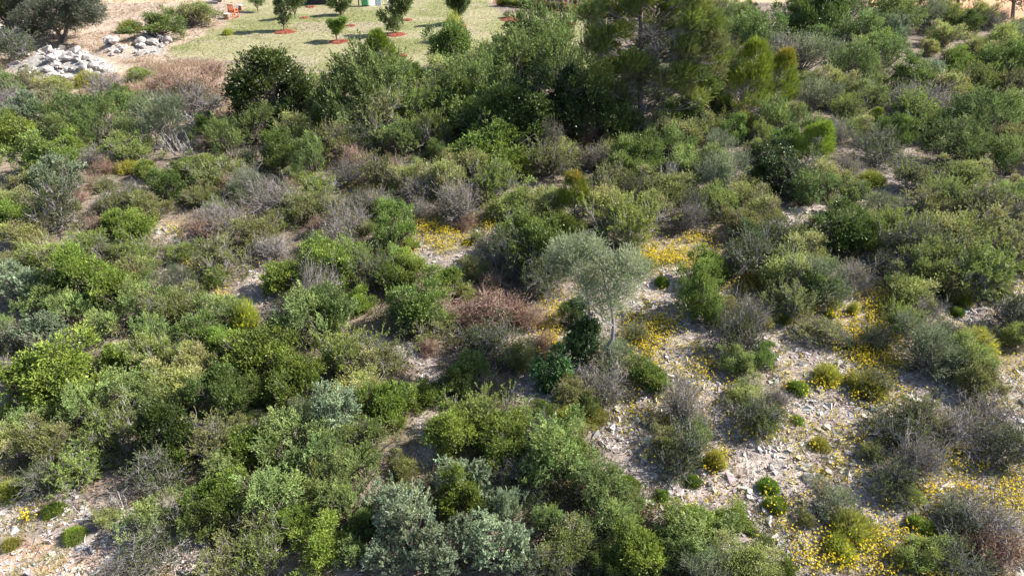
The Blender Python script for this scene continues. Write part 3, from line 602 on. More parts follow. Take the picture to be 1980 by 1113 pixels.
K = dict(Q='roundoak', L='mastic', P='privet', H='holm', I='ivy', O='oliveshrub', K='kermes', X='darkscrub', J='juniper', A='darkjuniper', B='bluejuniper', T='drytwigs', R='redtwigs', D='snag', N='pine', C='cushion', Y='yellowtuft')
# crown centre x, y and width in the photograph; optional height/width ratio; optional variant; optional own label
PL = [
# far left and the dry strip
('H',8,22,60,1.5),('P',300,48,100,.4),('K',368,28,100,.4),('Y',250,52,38),('X',30,100,110,.35),('Y',440,62,18),('A',22,172,60,1.1),('K',98,168,70),('Y',168,152,50),('K',60,150,50),('T',205,165,80),('K',272,142,64,.4),('R',372,172,110),('T',352,185,66),('R',405,140,90,.4),('T',392,196,90),('D',372,232,60,.4),('R',320,160,70),
('A',140,224,120,.7),('A',200,225,90),('P',225,190,60),('O',310,232,125),('B',52,208,70),('L',10,238,60),('L',36,256,90),('T',57,206,44),('J',120,250,90),('A',175,250,80),('K',255,255,70),('K',100,190,60),
# left
('P',85,300,110),('L',130,283,75),('L',20,258,60),('B',98,345,95),('R',150,352,80),('K',22,395,90),('X',100,405,120),('K',60,352,70),('K',142,268,70),('T',175,305,56),('R',205,322,54),('K',255,285,90),('Y',248,322,44),('D',350,283,58,.9),('P',318,358,80),('P',345,335,70),('K',412,338,110),('R',440,352,70),('K',465,330,60),('A',490,240,90),('A',442,268,84),('P',542,285,95),('K',572,250,80),('A',600,300,80),('K',642,278,90),('T',528,382,115,.6),('O',470,362,80),('K',592,400,80),('K',622,368,84),('L',258,438,84,.6),('L',222,430,60),('K',92,490,95),('K',52,455,80),('K',165,475,84),('T',440,432,95),('R',398,448,90),('K',352,484,70),('K',500,450,90),('K',282,500,84),('K',430,500,100),('T',520,482,80),('D',268,362,40,1.0),('T',285,385,50),
('L',150,530,140,.8),('L',225,555,100),('B',20,540,84),('B',66,555,76),('K',250,528,80),('O',342,545,90),('J',270,585,100),('K',340,590,110),('Y',470,610,56,.9),('J',420,600,90),('P',390,640,90),('L',620,512,110),('T',602,558,95,.9),('P',640,600,110),('J',600,625,150),('L',690,580,60),('K',640,410,70),('K',560,395,60),('X',545,615,80),
('B',80,640,100),('J',200,625,95),('L',225,690,80),('J',130,600,80),('X',20,660,80),('J',300,640,100),('L',100,712,180,.7),('K',50,745,80),('J',250,740,120),('K',290,690,110),('T',320,680,50,1.0),('J',165,790,110),('R',45,720,50),('L',510,690,140,.7),('L',440,660,90),('L',570,730,120,.8),('T',490,740,60),('P',430,760,110),('K',345,740,110),('J',320,780,90),('K',380,700,90),
('K',660,690,130),('K',740,690,100),('K',700,740,120),('L',740,775,110,.8),('B',640,785,110),('O',580,790,70),('J',560,850,140),('J',610,880,110),('K',690,850,120),('O',700,830,70),('L',480,870,100),('K',420,850,130),('J',430,900,100),
('Q',322,838,104,1.15,0,'round dark evergreen bush with a bright sunlit top left of the path'),('X',300,910,110),('K',215,835,130),('X',245,880,70),('K',95,850,110),('K',100,800,80),('J',60,800,80),('K',150,900,110),('X',90,920,90),('K',20,850,90),('L',330,880,80),
('L',420,955,110,.8),('P',400,1000,100),('K',480,1010,110),('J',530,960,130),('X',330,1000,60),('L',610,1050,105,.9),('K',500,1075,120),('L',560,1010,80),('J',640,960,120),('K',590,935,110),('J',690,920,110),('T',600,970,60),('K',430,1090,110),
('J',275,1010,110,.8),('X',290,1065,120,.5),('D',322,985,60,1.3),('D',225,970,50,1.2),('T',240,1095,90,.4),('C',102,982,42),('C',142,1030,50),('K',200,1000,50),('Y',20,1050,34),('Y',20,945,50),
# bottom centre
('B',790,1010,140,1.0),('B',860,1060,130,.9),('B',740,970,90,1.0),('B',890,930,110,.8),('B',750,1075,90),('L',880,958,105,.95,1,'bright green leafy bush growing up through the pale blue-green juniper'),('B',972,975,75,1.2),('B',960,1050,120,.9),('B',1010,1080,80),('J',1060,1000,90),('A',930,1000,80,.6),
('J',1080,860,150),('J',1150,940,140),('L',1110,870,80),('J',1180,1000,120),('K',1100,1050,110),('J',1040,900,110),('X',1000,930,110,.5),('K',930,800,110),('L',880,830,110,.8),('L',960,850,120,.7),('K',1000,810,80),('J',1200,1060,90),('L',1235,1065,110,.9),('P',1180,1090,80),('X',1060,1090,90),('L',1335,1012,110,.55),('J',1375,1048,140,.6),('L',1410,1000,76,.6),('J',1300,1050,100),('K',1450,1090,120),('O',1380,1105,100),('K',1285,1035,50,.5),('D',870,790,40,1.3),
('R',830,670,50),('K',780,900,60),('X',1050,830,80),
# centre
('A',700,175,140,.9),('A',760,180,120),('Q',520,172,146,.95,0,'large round very dark bush standing alone beside the orchard grass'),('A',600,185,80),('N',738,98,88,1.1),('N',785,150,60,1.1),('N',710,125,50,1.0),('K',740,235,140),('A',650,190,90),('P',640,225,70),('J',690,240,90),('K',800,215,110),('A',560,220,90,.7),('K',660,270,80),('X',700,280,90),('J',770,265,100),('K',830,255,90),
('A',930,170,120),('K',870,140,100),('R',845,150,50),('P',870,95,90),('Y',880,58,40,1.1,1,'bright yellow-green bush top poking up against the orchard'),('A',1030,75,110),('A',1075,110,110),('A',1000,120,110),('L',1010,125,70),('P',900,200,100),('K',850,200,110),('P',960,225,120),('H',1000,210,110),('H',1110,210,120),('X',1060,240,90),('H',940,240,80,.7),('A',1130,160,100),('A',1190,200,80),('P',1165,230,90),('X',1200,230,80),('K',1270,250,70),('A',1090,70,80),('J',960,100,80),('B',1060,130,60),  # holm bushes here: the tall pine's shade put in as darker foliage
('L',965,285,150,.55),('L',1000,310,90,.6),('T',1065,268,50,1.4),('R',1122,245,58,1.2),('K',900,320,90),('K',960,350,100),('K',1060,310,100),('T',1150,305,80),('P',1235,305,100),('K',860,350,110),('T',885,395,110),('K',740,330,90),('K',790,345,80),('T',800,370,80),('P',758,435,98,.95,0,'dark green leafy bush with a bright top beside yellow flowers'),('L',795,470,40),('P',735,410,50),('K',705,440,50),('T',670,430,90),('T',650,470,90),('K',670,500,110),('X',700,380,50),('R',620,440,60),('K',1000,390,100),('K',1050,400,90),('K',960,410,50),('R',900,430,50),
('N',1112,382,88,1.3,2,'young pine with orange-tinged tip in the middle of the scrub'),('P',1060,380,50),('K',1175,400,110),('K',1225,435,130),('K',1180,350,90),('X',1230,370,80),('P',1030,455,130,.8),('X',1000,500,110,.8),('P',1060,490,120),('X',1040,535,120,.6),('L',1095,440,90),('O',1000,440,70),('K',920,520,60),('R',950,545,60),
('L',765,535,90,.8),('L',855,545,90,.7),('P',800,590,120,.8),('R',830,580,90),('X',770,615,80),('K',835,630,90),('K',900,560,50),('R',960,600,130,.5),('R',1010,610,90,.5),('R',905,610,80),('X',945,655,130,.6),('K',1000,680,90),('R',1050,660,60),('R',960,570,40),
('I',1112,650,90,1.2),('I',1072,705,84,1.0),('P',1105,600,60,.9),('P',900,715,80,.9),('X',940,740,80),('P',880,740,80),('O',1190,690,110,.6),('T',1170,745,110,.5),('P',1135,782,60,.6),('K',1110,760,80),('L',1250,725,90,.55),('K',1230,640,60),('Y',1095,805,50),('Y',1145,800,60,.4),('K',1110,830,60,.5),
# right of centre
('L',1370,515,84,.9),('P',1350,560,110,1.0,0,'tall dense green bush right of the grey olive tree'),('L',1390,520,50),('P',1370,605,60),('K',1400,590,50),('X',1440,650,105,.8),('T',1440,610,90,.7),('P',1475,690,60,.9),('K',1430,700,80),('K',1480,620,40),('L',1515,615,30),
('X',1320,872,118,.65),('T',1330,790,110,.7),('K',1350,835,80),('K',1290,850,80),('Y',1385,885,40,.9,0,'bush edge smothered in yellow flowers beside dark scrub'),('X',1460,800,100,.6),('K',1450,760,80),('T',1500,770,60),('T',1320,745,60),('K',1470,820,70),
('K',1580,638,80,.5),('T',1625,650,60,.5),('O',1600,545,130,.7),('P',1585,560,90),('T',1650,530,80,.7),('K',1520,580,100),('K',1530,520,110),('X',1460,490,130),('I',1445,470,60),('P',1620,440,130,.7),('P',1680,450,90),('K',1560,470,120),('X',1500,450,110),('K',1430,430,90),('K',1730,440,100),('X',1760,470,130),('K',1850,450,150),('K',1800,510,130),('X',1720,510,90,.5),('K',1900,530,150),('K',1960,480,120),('K',1760,560,110),('T',1790,600,80),('K',1840,540,100),
('K',1740,620,90),('X',1700,655,70),('O',1800,670,150,.6),('K',1880,680,120),('O',1850,700,130,.5),('X',1960,600,110),('K',1930,560,60,.6),('B',1880,560,70,.5),('K',1970,640,80),('Y',1650,595,20,1.2),('Y',1856,575,44),('C',1852,600,30),('C',1635,660,36),('C',1605,606,24),('Y',1600,722,52),('Y',1680,742,80,.4),('K',1690,740,70),('C',1545,746,44),('C',1542,810,28),('Y',1586,856,36),
('X',1740,822,125,.5),('K',1790,810,100),('T',1850,830,130,.5),('T',1910,800,110,.5),('K',1900,740,90),('X',1940,860,130,.6),('X',1720,930,100,.7),('T',1770,890,110,.8),('K',1760,950,60),('T',1910,1012,150,.5),('O',1850,990,100,.55),('R',1930,1060,130,.5),('X',1860,1070,140,.5),('K',1780,1060,110),('O',1620,975,110,.5),('Y',1650,1015,84,.55),('Y',1625,1055,60,.5),('C',1782,1012,56),('C',1488,936,46),('C',1501,972,50),('C',1340,926,40),('C',1216,934,48),('C',1280,956,34),('K',1225,965,60),('C',1455,1025,26),('K',1480,1050,50),('R',1590,940,40),('K',1560,1000,40),('L',1515,1095,50,.6),('K',1690,870,50),
# upper right
('J',1470,60,110),('J',1420,40,90),('P',1545,35,100),('P',1600,30,110,.9),('P',1570,15,70,1.1),('J',1660,55,90),('A',1720,25,150,.55),('L',1700,82,90,.5),('O',1735,62,60),('P',1868,45,60,.8),('J',1490,85,70),('P',1580,80,70),('B',1725,60,60),
('P',1755,150,110,.6),('B',1800,145,60),('A',1715,98,120,.5),('L',1850,125,80,.7),('P',1940,118,100,.7),('O',1572,180,80,.8),('T',1520,105,80,.8),('O',1555,100,100,.7),('J',1640,125,100),('K',1615,165,90),('K',1675,190,90),('T',1800,200,120,.5),('K',1760,215,100),('A',1890,230,140,.7),('J',1950,215,110),('K',1650,100,70),('K',1830,170,80),('K',1900,160,90),('K',1960,170,80),('K',1890,95,80),('K',1940,80,90),('X',1950,60,60,.5),
('N',1568,272,84,1.2,0,'large bright young pine rising from dark scrub below the tall pine'),('P',1520,275,90),('H',1500,325,110,.8),('X',1540,340,110),('K',1600,345,90),('J',1575,360,110,.6),('Y',1448,240,46,.9,0,'vivid yellow-green bush below the young pines'),('J',1500,220,90),('P',1380,185,44,1.3),('P',1400,205,50),('P',1290,225,60),('P',1215,240,60),('K',1335,258,90),('J',1300,280,80),('P',1240,290,100),('P',1220,330,80),('D',1285,330,50,1.2),('K',1290,362,100),('K',1330,310,80),('O',1390,335,100,.9),('K',1390,390,90),('X',1350,400,90),('K',1440,370,80),('T',1330,420,80),('K',1270,400,70),('K',1180,300,60),
('T',1620,260,60,.9),('X',1700,285,90,.7),('T',1750,200,80,.7),('N',1692,225,40,1.0),('K',1640,215,70),('A',1840,275,140,.6),('A',1900,290,110,.6),('J',1960,300,100),('T',1640,320,60),('Y',1685,345,50,.4),('K',1770,340,100,.5),('K',1870,330,90,.5),('K',1950,370,90,.6),('C',1690,378,28),('K',1830,380,100,.6),('K',1790,390,80),('C',1280,542,32),('C',905,466,22),('C',1730,385,20),('K',1620,400,60,.5),('K',1900,400,110,.6),('K',1480,400,90),('K',1650,370,80),
('N',1436,150,120,1.3),('N',1503,152,92,1.35,2,'upright young pine with rust coloured tips beside the tall pine'),('P',1420,250,60),('T',1400,80,60),
]
LAND = [('the tall pine', 1250, 120), ('the round dark bush by the orchard', 518, 170), ('the trunk of the grey olive', 1182, 640), ('the orange-tipped pine sapling', 1112, 380),
 ('the big rock heap', 120, 125), ('the straw strip', 330, 150), ('the bleached dead bush', 352, 285), ('the mass of pale blue juniper', 830, 1010), ('the dark stony gully', 815, 800),
 ('the bare ground at bottom left', 120, 1010), ('the twin young pines', 1470, 145), ('the rust-brown thicket', 960, 610), ('the bright young pine', 1568, 275), ('the yellow drift near the olive', 1290, 500),
 ('the tall green bush by the olive', 1350, 560), ('the round shaded evergreen', 320, 840), ('the bright left-hand mastic', 150, 530), ('the ochre field', 1850, 20), ('the open scree', 1560, 880),
 ('the yellow drift on the scree', 1690, 670), ('the small flower clearing', 850, 480), ('the upper stony track', 1700, 360), ('the bottom right corner', 1960, 1090), ('the left frame edge', 0, 600),
 ('the right frame edge', 1980, 470), ('the broad-leaved dark shrub', 1095, 680), ('the wide bright bush', 500, 700), ('the dry grey thicket', 528, 382), ('the grey scrub mound', 1820, 675),
 ('the fallen grey branches', 1850, 820), ('the bottom centre edge', 1110, 1113), ('the pinkish leafless bush', 1122, 245), ('the orchard edge', 950, 60), ('the dark-topped snag bush', 1440, 640)]
USED = set()
def auto_label(code, px, py, W, wpx):
    size = 'small' if wpx < 55 else ('large' if wpx > 115 else 'medium')
    sz = 'tiny ' if wpx < 30 else {'small': 'small ', 'large': 'large ', 'medium': ''}[size]
    L = sorted(LAND, key=lambda l: math.hypot(l[1] - px, (l[2] - py) * 1.5))
    def rel(l, fine=False):
        dx, dy = px - l[1], (py - l[2]) * 1.5; d = math.hypot(dx, dy)
        if d < 45: return 'at'
        a = math.degrees(math.atan2(-dy, dx)) % 360
        k = int(((a + 22.5) % 360) // 45)
        w_ = ['right of', 'behind and right of', 'behind', 'behind and left of', 'left of', 'in front and left of', 'in front of', 'in front and right of'][k]
        w_ = ('just ' if d < 110 else ('well ' if d > 260 else '')) + w_
        return w_
    look = LOOK[code]; cands = [f'{sz}{look} {rel(L[0])} {L[0][0]}']
    for j in (1, 2, 3): cands.append(f'{sz}{look} between {L[0][0]} and {L[j][0]}')
    for j in (1, 2, 3, 4, 5): cands.append(f'{sz}{look} {rel(L[j])} {L[j][0]}')
    for j in (1, 2, 3, 4): cands.append(f'{sz}{look} {rel(L[0])} {L[0][0]}, towards {L[j][0]}')
    for i in (1, 2, 3):
        for j in (4, 5, 6, 7): cands.append(f'{sz}{look} {rel(L[i])} {L[i][0]}, towards {L[j][0]}')
    for c in cands:
        if c not in USED and len(c.split()) <= 16: USED.add(c); return c
    return cands[0]
occ = []
def plant(code, x, y, W, asp, var, label, px, py, wpx, rz=None):
    me, br, ex = PROTO[code][var % len(PROTO[code])]; s = W / 2
    zs = asp * W / PH[code]
    if rz is None: rz = rng.random() * 6.28 if code not in ('juniper', 'darkjuniper') else rng.normal() * .5
    r = empty(NAME[code], (x, y, float(terrain(x, y)) - .02), rz, (s * (.88 + .24 * rng.random()), s * (.85 + .3 * rng.random()), zs))
    r.rotation_euler = (rng.normal() * .11, rng.normal() * .11, rz)
    if label: USED.add(label)
    tag(r, label or auto_label(code, px, py, W, wpx), 'cushion plant' if code in ('cushion', 'yellowtuft') else ('tree' if code == 'pine' else 'shrub'), GRP[code])
    if me: mobj('foliage', me, r)
    if br: mobj('branches', br, r)['kind'] = 'stuff'
    if ex: mobj('stem_cushion', ex, r)
    occ.append((x, y, s * .8)); return r
for i, q in enumerate(PL):
    code = K[q[0]]; cx, cy, wp = q[1:4]; asp = q[4] if len(q) > 4 else ASP[code] * (.9 + .25 * rng.random()); var = q[5] if len(q) > 5 else (i if code != 'pine' else i % 2); lab = q[6] if len(q) > 6 else None
    if code == 'pine' and len(q) <= 5: var = i % 2
    if code in ('darkjuniper', 'holm', 'privet') and cy < 265 and 560 < cx < 1180: wp *= 1.22
    x, y, W, t_ = seat_blob(cx, cy, wp * 1.02, asp)
    plant(code, x, y, W, asp, var, lab, cx, cy, wp)
# fillers: the countless smaller shrubs between the ones placed by eye
REG = [  # (px0, px1, py0, py1, palette)
 (0, 700, 200, 520, 'KKKKTXJRPLT'), (0, 820, 520, 1113, 'KKKJJLLXPTJ'), (700, 1250, 250, 620, 'KKKTTXRPK'), (450, 1400, 100, 250, 'APPXHJKA'), (1200, 2100, 0, 420, 'KKKXJTOPAK'), (1200, 2100, 420, 640, 'KKXKTOXP'), (820, 1250, 740, 1113, 'JLKXJK'), (1200, 2100, 640, 1113, 'KXTY')]
xc, yc = sample(16000, 20, 1150, -60, 2040, .55); mk, pxc, pyc = cover(xc, yc)
OX = np.array(occ); nf = 0
for x, y, cl, fd, dr, oc, qx, qy in zip(xc, yc, mk['clear'], mk['field'] | mk['beds'] | mk['far'], mk['dry'], mk['ochre'], pxc, pyc):
    if cl or fd or dr or oc or nf >= 260: continue
    if any(((qx - f_[0]) / (f_[2] * 1.5)) ** 2 + ((qy - f_[1]) / (f_[3] * 2)) ** 2 < 1 for f_ in FLOW): continue
    W = (.6 + .95 * rng.random()) * (1 + max(0, y - 20) / 38)
    d = np.hypot(OX[:, 0] - x, OX[:, 1] - y)
    if (d < OX[:, 2] + W * .16).any(): continue
    rr_ = [g for g in REG if g[0] <= qx <= g[1] and g[2] <= qy <= g[3]]
    if not rr_: continue
    code = K[random.choice(rr_[0][4])]; t_ = y * _cp + CAM_H * _sp; asp = ASP[code] * (.85 + .3 * rng.random())
    plant(code, x, y, W, asp, int(rng.integers(0, 9)), None, qx, qy, W * FPX / t_); nf += 1
    OX = np.vstack([OX, [x, y, W * .4]])
print('plants', len(PL), 'fill', nf)
# ---------------------------------------------------------------- trees
def on_plane(px, py, yw):
    r = ray(px, py); t_ = yw / r[1]; return np.array([r[0] * t_, yw, CAM_H + r[2] * t_]), t_
def tube(pts, radii, k=7):
    """one tapered tube through the points, closed at the tip"""
    P = np.array(pts, float); n = len(P); V = []; F = []
    tg = nrm(np.gradient(P, axis=0)); ref = np.array([.3, .9, .1])
    for i in range(n):
        u = nrm(np.cross(tg[i], ref)[None])[0]; v_ = np.cross(tg[i], u)
        for j in range(k): a = 2 * PI * j / k; V.append(P[i] + (u * math.cos(a) + v_ * math.sin(a)) * radii[i] * (1 + .12 * math.sin(3 * a + i)))
    for i in range(n - 1):
        for j in range(k): F.append([i * k + j, i * k + (j + 1) % k, (i + 1) * k + (j + 1) % k, (i + 1) * k + j])
    return np.array(V), np.array(F)
def bend(a, b, n=5, amp=.06, sag=0.0):
    a = np.array(a, float); b = np.array(b, float); L = np.linalg.norm(b - a); o = []
    for i in range(n + 1):
        f = i / n; q = a + (b - a) * f + rng.normal(size=3) * amp * L * math.sin(PI * f) * .6; q[2] += sag * L * math.sin(PI * f); o.append(q)
    return o
def attach_pine(c):
    h = math.hypot(c[0], c[1]); z = max(.3, c[2] - .45 * h - .2); f = z / TRZ[-1]; return np.array([0, 0, z]), .03
TRZ = [1]
def tree(name, label, catg, group, base, trunks, lobes, leafspec, bark=None, twigs=8, twig_len=.3, limb_r=.04, twmat=None, twig_r=.006, dead=None, attach=None):
    """trunks: list of (points, radii) relative to base; lobes: list of (centre, radius)"""
    r = empty(name, tuple(base)); tag(r, label, catg, group)
    tv = [tube(p_, q_, 8) for p_, q_ in trunks]; mobj('trunk', mesh_np('trunk', *cat(tv), bark or M_BARK, smooth=True), r)
    nodes = [(np.array(p_[i]), q_[i]) for p_, q_ in trunks for i in range(max(1, len(p_) // 2), len(p_))]
    lv, sg = [], [[], [], [], []]
    for c, rad in lobes:
        c = np.array(c, float)
        a, ra = min(nodes, key=lambda n_: np.linalg.norm((n_[0] - c) * np.array([1, 1, .8])) + (1.5 if n_[0][2] > c[2] else 0))
        if attach is not None: a, ra = attach(c)
        path = bend(a, c, 4, .1); rr_ = np.linspace(min(ra * .6, limb_r), limb_r * .25, 5); lv.append(tube(path, rr_, 6))
        m = np.repeat(np.array(path)[2:], 3, 0); m = m[rng.integers(0, len(m), twigs)]; e = c + rdir(twigs) * rad * (.4 + .5 * rng.random((twigs, 1))); mid = (m + e) / 2 + rng.normal(size=e.shape) * rad * .15
        for s_, e_, r0_, r1_ in ((m, mid, twig_r * 1.6, twig_r * 1.2), (mid, e, twig_r * 1.2, twig_r * .7)):
            sg[0].append(s_); sg[1].append(e_); sg[2].append(np.full(len(s_), r0_)); sg[3].append(np.full(len(s_), r1_))
    mobj('limbs', mesh_np('limbs', *cat(lv), bark or M_BARK, smooth=True), r)['kind'] = 'stuff'
    S4 = [np.concatenate(g) for g in sg]
    if dead is not None: S4 = [np.concatenate([a_, b_]) for a_, b_ in zip(S4, dead)]
    mobj('twigs', mesh_np('twigs', *segs(*S4), twmat or M_TWIG_GREY), r)['kind'] = 'stuff'
    sp = dict(per=170, L=.2, nl=10, ll=.05, lw=.012, ang=.7, up=.5, cols=[(.1, .12, .07)], tip=None, mat=M_LEAF, flat=.8, inner=.15); sp.update(leafspec)
    C = np.array([l_[0] for l_ in lobes]); R_ = np.array([l_[1] for l_ in lobes]); n = int(sp['per'] * (R_ ** 2).sum() / (np.mean(R_) ** 2))
    i = rng.choice(len(C), n, p=R_ ** 2 / (R_ ** 2).sum()); o_ = rdir(n); u = (sp['inner'] + (1 - sp['inner']) * rng.random(n)) ** .5
    pp = C[i] + o_ * np.array([1, 1, sp['flat']]) * (R_[i] * u)[:, None]; ax = nrm(o_ + sp['up'] * np.array([0, 0, 1.]) + .3 * rng.normal(size=(n, 3)) + np.array(sp.get('lean', (0, 0, 0))))
    lc = pal(sp['cols'], len(C), rng, .1)[i] * (1 + .14 * rng.normal(size=(n, 1)))
    f = leaves(pp, ax, sp['L'] * (.6 + .8 * rng.random(n)), sp['nl'], sp['ll'], sp['lw'], sp['ang'], rng, lc, .14, sp['tip'])
    mobj('crown', mesh_np('crown', f[0], f[2], sp['mat'], f[1]), r)
    return r
def lobes_px(lst, base, yw, jy=.6):
    o = []
    for q in lst:
        dy = q[3] if len(q) > 3 else rng.uniform(-jy, jy); c, t_ = on_plane(q[0], q[1], yw + dy); o.append((c - base, q[2] * t_ / FPX))
    return o
def base_at(px, py):
    x, y, t_ = ground_at(px, py); return np.array([x, y, float(terrain(x, y)) - .03]), t_

# grey olive in the middle
b0, t0_ = base_at(1181, 716)
def P0(px, py, dy=0): return on_plane(px, py, b0[1] + dy)[0] - b0
tr1 = [np.zeros(3), P0(1179, 690), P0(1176, 668), P0(1184, 655), P0(1186, 630), P0(1184, 605), P0(1180, 580, .1), P0(1172, 555, .1), P0(1165, 525, .1)]
tr2 = [P0(1144, 690, .5) * np.array([1, 1, 0]) + np.array([0, 0, .05]), P0(1143, 650, .5), P0(1140, 615, .5), P0(1138, 585, .45), P0(1132, 555, .4), P0(1125, 525, .3)]
LB = [(1080, 490, 20), (1100, 478, 24), (1128, 474, 22), (1150, 480, 20), (1110, 505, 28), (1140, 500, 26), (1085, 515, 20), (1120, 535, 28), (1165, 500, 24), (1150, 530, 30), (1175, 520, 24), (1195, 508, 22), (1215, 505, 22), (1235, 515, 20), (1245, 530, 14), (1200, 535, 28), (1225, 540, 24), (1165, 560, 28), (1195, 570, 26), (1135, 560, 22), (1215, 565, 20), (1180, 595, 22), (1150, 590, 18), (1205, 595, 16), (1075, 500, 14), (1170, 620, 14), (1130, 580, 12)]
tree('olive_tree', 'slender grey olive tree with a kinked bare trunk in the middle of the scrub', 'tree', None, b0, [(tr1, [.055, .05, .055, .048, .045, .042, .035, .03, .02]), (tr2, [.04, .035, .032, .03, .025, .015])], [(c_, r_ * rng.uniform(.6, .95)) for c_, r_ in lobes_px(LB, b0, b0[1] + .1, .55)],
     dict(per=150, L=.27, nl=12, ll=.055, lw=.014, cols=[(.235, .275, .15), (.27, .30, .18), (.19, .225, .125)], tip=((.42, .45, .30), .5), up=.9, inner=.0), bark=M_TWIG_GREY, twigs=16, limb_r=.022, twig_r=.0045)
# big olive at top left
b0, _ = base_at(123, 83)
tr1 = [np.zeros(3), P0(126, 68), P0(128, 55, .2), P0(134, 38, .2), P0(145, 15, .2)]; tr2 = [P0(119, 81), P0(114, 68, -.2), P0(104, 52, -.3), P0(92, 35, -.3), P0(80, 15, -.3)]; tr3 = [P0(122, 79), P0(112, 60, .5), P0(88, 52, .8), P0(62, 40, 1)]
LB = [(x_ + rng.normal() * 3, y_ + rng.normal() * 2, r_) for x_, y_, r_ in [(38, 20, 16), (45, 40, 16), (60, 52, 15), (60, 25, 20), (80, 40, 20), (80, 5, 22), (100, 20, 22), (95, 55, 14), (115, 40, 18), (125, 10, 22), (135, 30, 20), (150, 15, 20), (152, 38, 15), (168, 25, 18), (180, 12, 15), (182, 32, 14), (192, 22, 10), (165, 0, 20), (140, -15, 22), (110, -20, 24), (75, -18, 24), (45, -5, 20), (175, -15, 16), (32, 48, 12), (185, 42, 8), (140, 48, 12), (70, 62, 9), (30, 5, 14)]]
tree('olive_tree', 'broad old olive tree with forked trunk above the limestone rock heap', 'tree', None, b0, [(tr1, [.19, .15, .12, .09, .05]), (tr2, [.16, .12, .1, .07, .04]), (tr3, [.12, .09, .06, .03])], lobes_px(LB, b0, b0[1] + .2, 1.8),
     dict(per=430, L=.3, nl=9, ll=.10, lw=.034, cols=[(.14, .16, .105), (.165, .185, .125), (.12, .14, .09)], tip=((.22, .25, .17), .4), up=.5, inner=.2), twigs=10, limb_r=.06, twig_r=.014)
# tall pine
b0, _ = base_at(1243, 252)
tr1 = [np.zeros(3), P0(1240, 225), P0(1238, 190), P0(1236, 150), P0(1240, 110), P0(1238, 60), P0(1240, 10), P0(1242, -50), P0(1240, -110), P0(1240, -160)]
LB = [(1150, 62, 22), (1178, 30, 26), (1140, 25, 24), (1150, -5, 26), (1190, -10, 28), (1165, 95, 16), (1215, 20, 24), (1205, 60, 20), (1275, 25, 26), (1310, 12, 28), (1345, 22, 26), (1300, -20, 30), (1345, -20, 28), (1365, 50, 24), (1325, 55, 24), (1285, 60, 22), (1385, 78, 20), (1350, 88, 24), (1310, 92, 18), (1375, 110, 22), (1340, 125, 18), (1270, 105, 12), (1300, 150, 12), (1355, 150, 14), (1235, -40, 28), (1200, -60, 26), (1280, -70, 28), (1240, -100, 24), (1240, -140, 18), (1155, 130, 12), (1190, 120, 12), (1268, 82, 13), (1325, 175, 12), (1210, 165, 9), (1250, 45, 12), (1175, 65, 15), (1390, 95, 14), (1285, 190, 10)]
LB += [(1385, 140, 20), (1402, 122, 18), (1352, 192, 18), (1322, 212, 16), (1160, 165, 18), (1395, 105, 18), (1370, 170, 18), (1200, 205, 15), (1290, 215, 14), (1410, 95, 14)]
for k in range(70):
    a_ = rng.random() * 6.28; f_ = .35 + .65 * rng.random() ** .5; LB.append((1258 + 128 * f_ * math.cos(a_) * (1.0 if True else 0), 75 + 120 * f_ * math.sin(a_), rng.uniform(13, 24)))
dd = [[], [], [], []]
for k in range(60):   # bare grey inner branches
    z_ = rng.uniform(.4, 5.0); a_ = rng.random() * 6.28; L_ = rng.uniform(.7, 2.2); s_ = np.array([0, 0, z_]); e_ = s_ + np.array([math.cos(a_), math.sin(a_), rng.uniform(-.1, .35)]) * L_
    pa = bend(s_, e_, 4, .12)
    for i in range(4):
        dd[0].append(pa[i]); dd[1].append(pa[i + 1]); dd[2].append(.022 - .004 * i); dd[3].append(.018 - .004 * i)
        for _ in range(5):
            q = pa[i + 1] + nrm((rng.normal(size=3) + (e_ - s_) * .4)[None])[0] * rng.uniform(.2, .55); dd[0].append(pa[i + 1]); dd[1].append(q); dd[2].append(.008); dd[3].append(.004)
            for _ in range(2): dd[0].append((pa[i + 1] + q) / 2); dd[1].append((pa[i + 1] + q) / 2 + rng.normal(size=3) * .15); dd[2].append(.006); dd[3].append(.003)
tree('pine_tree', 'tall Aleppo pine with yellow-green tufts and bare grey lower branches', 'tree', None, b0, [(tr1, [.17, .15, .13, .12, .11, .1, .08, .06, .04, .02])], lobes_px(LB, b0, b0[1], 1.7),
     dict(per=150, L=.28, nl=16, ll=.16, lw=.018, ang=.5, cols=[(.22, .28, .06), (.18, .24, .06), (.25, .29, .07), (.15, .20, .065), (.19, .20, .09), (.17, .19, .09)], tip=((.38, .40, .08), .45), mat=M_NEEDLE, up=1.1, flat=.7, inner=.05, lean=(.35, 0, 0)),
     twigs=14, limb_r=.035, twig_r=.007, attach=attach_pine, dead=[np.array(d_) if i < 2 else np.array(d_) for i, d_ in enumerate(dd)])
# trees at the top right corner
for (bx, by, LBs, lab) in [(1958, 36, [(1940, -8, 16), (1965, -20, 22), (1985, -5, 18), (1920, -20, 14), (2000, -25, 20), (1950, -45, 20), (1975, 12, 10)], 'dark pine tree with a bare trunk at the top right corner'),
                           (1852, 14, [(1840, -8, 13), (1858, -14, 14), (1868, -3, 10), (1832, 0, 8), (1850, -28, 14)], 'small dark tree at the edge of the ochre field')]:
    b0, _ = base_at(bx, by); tree('field_tree', lab, 'tree', None, b0, [([np.zeros(3), P0(bx + 1, by - 14), P0(bx + 2, by - 30), P0(bx, by - 50)], [.16, .14, .12, .06])], lobes_px(LBs, b0, b0[1], .8),
        dict(per=120, L=.2, nl=9, ll=.13, lw=.04, cols=[(.05, .075, .03), (.07, .09, .035)], up=.7), twigs=8, limb_r=.06, twig_r=.014)

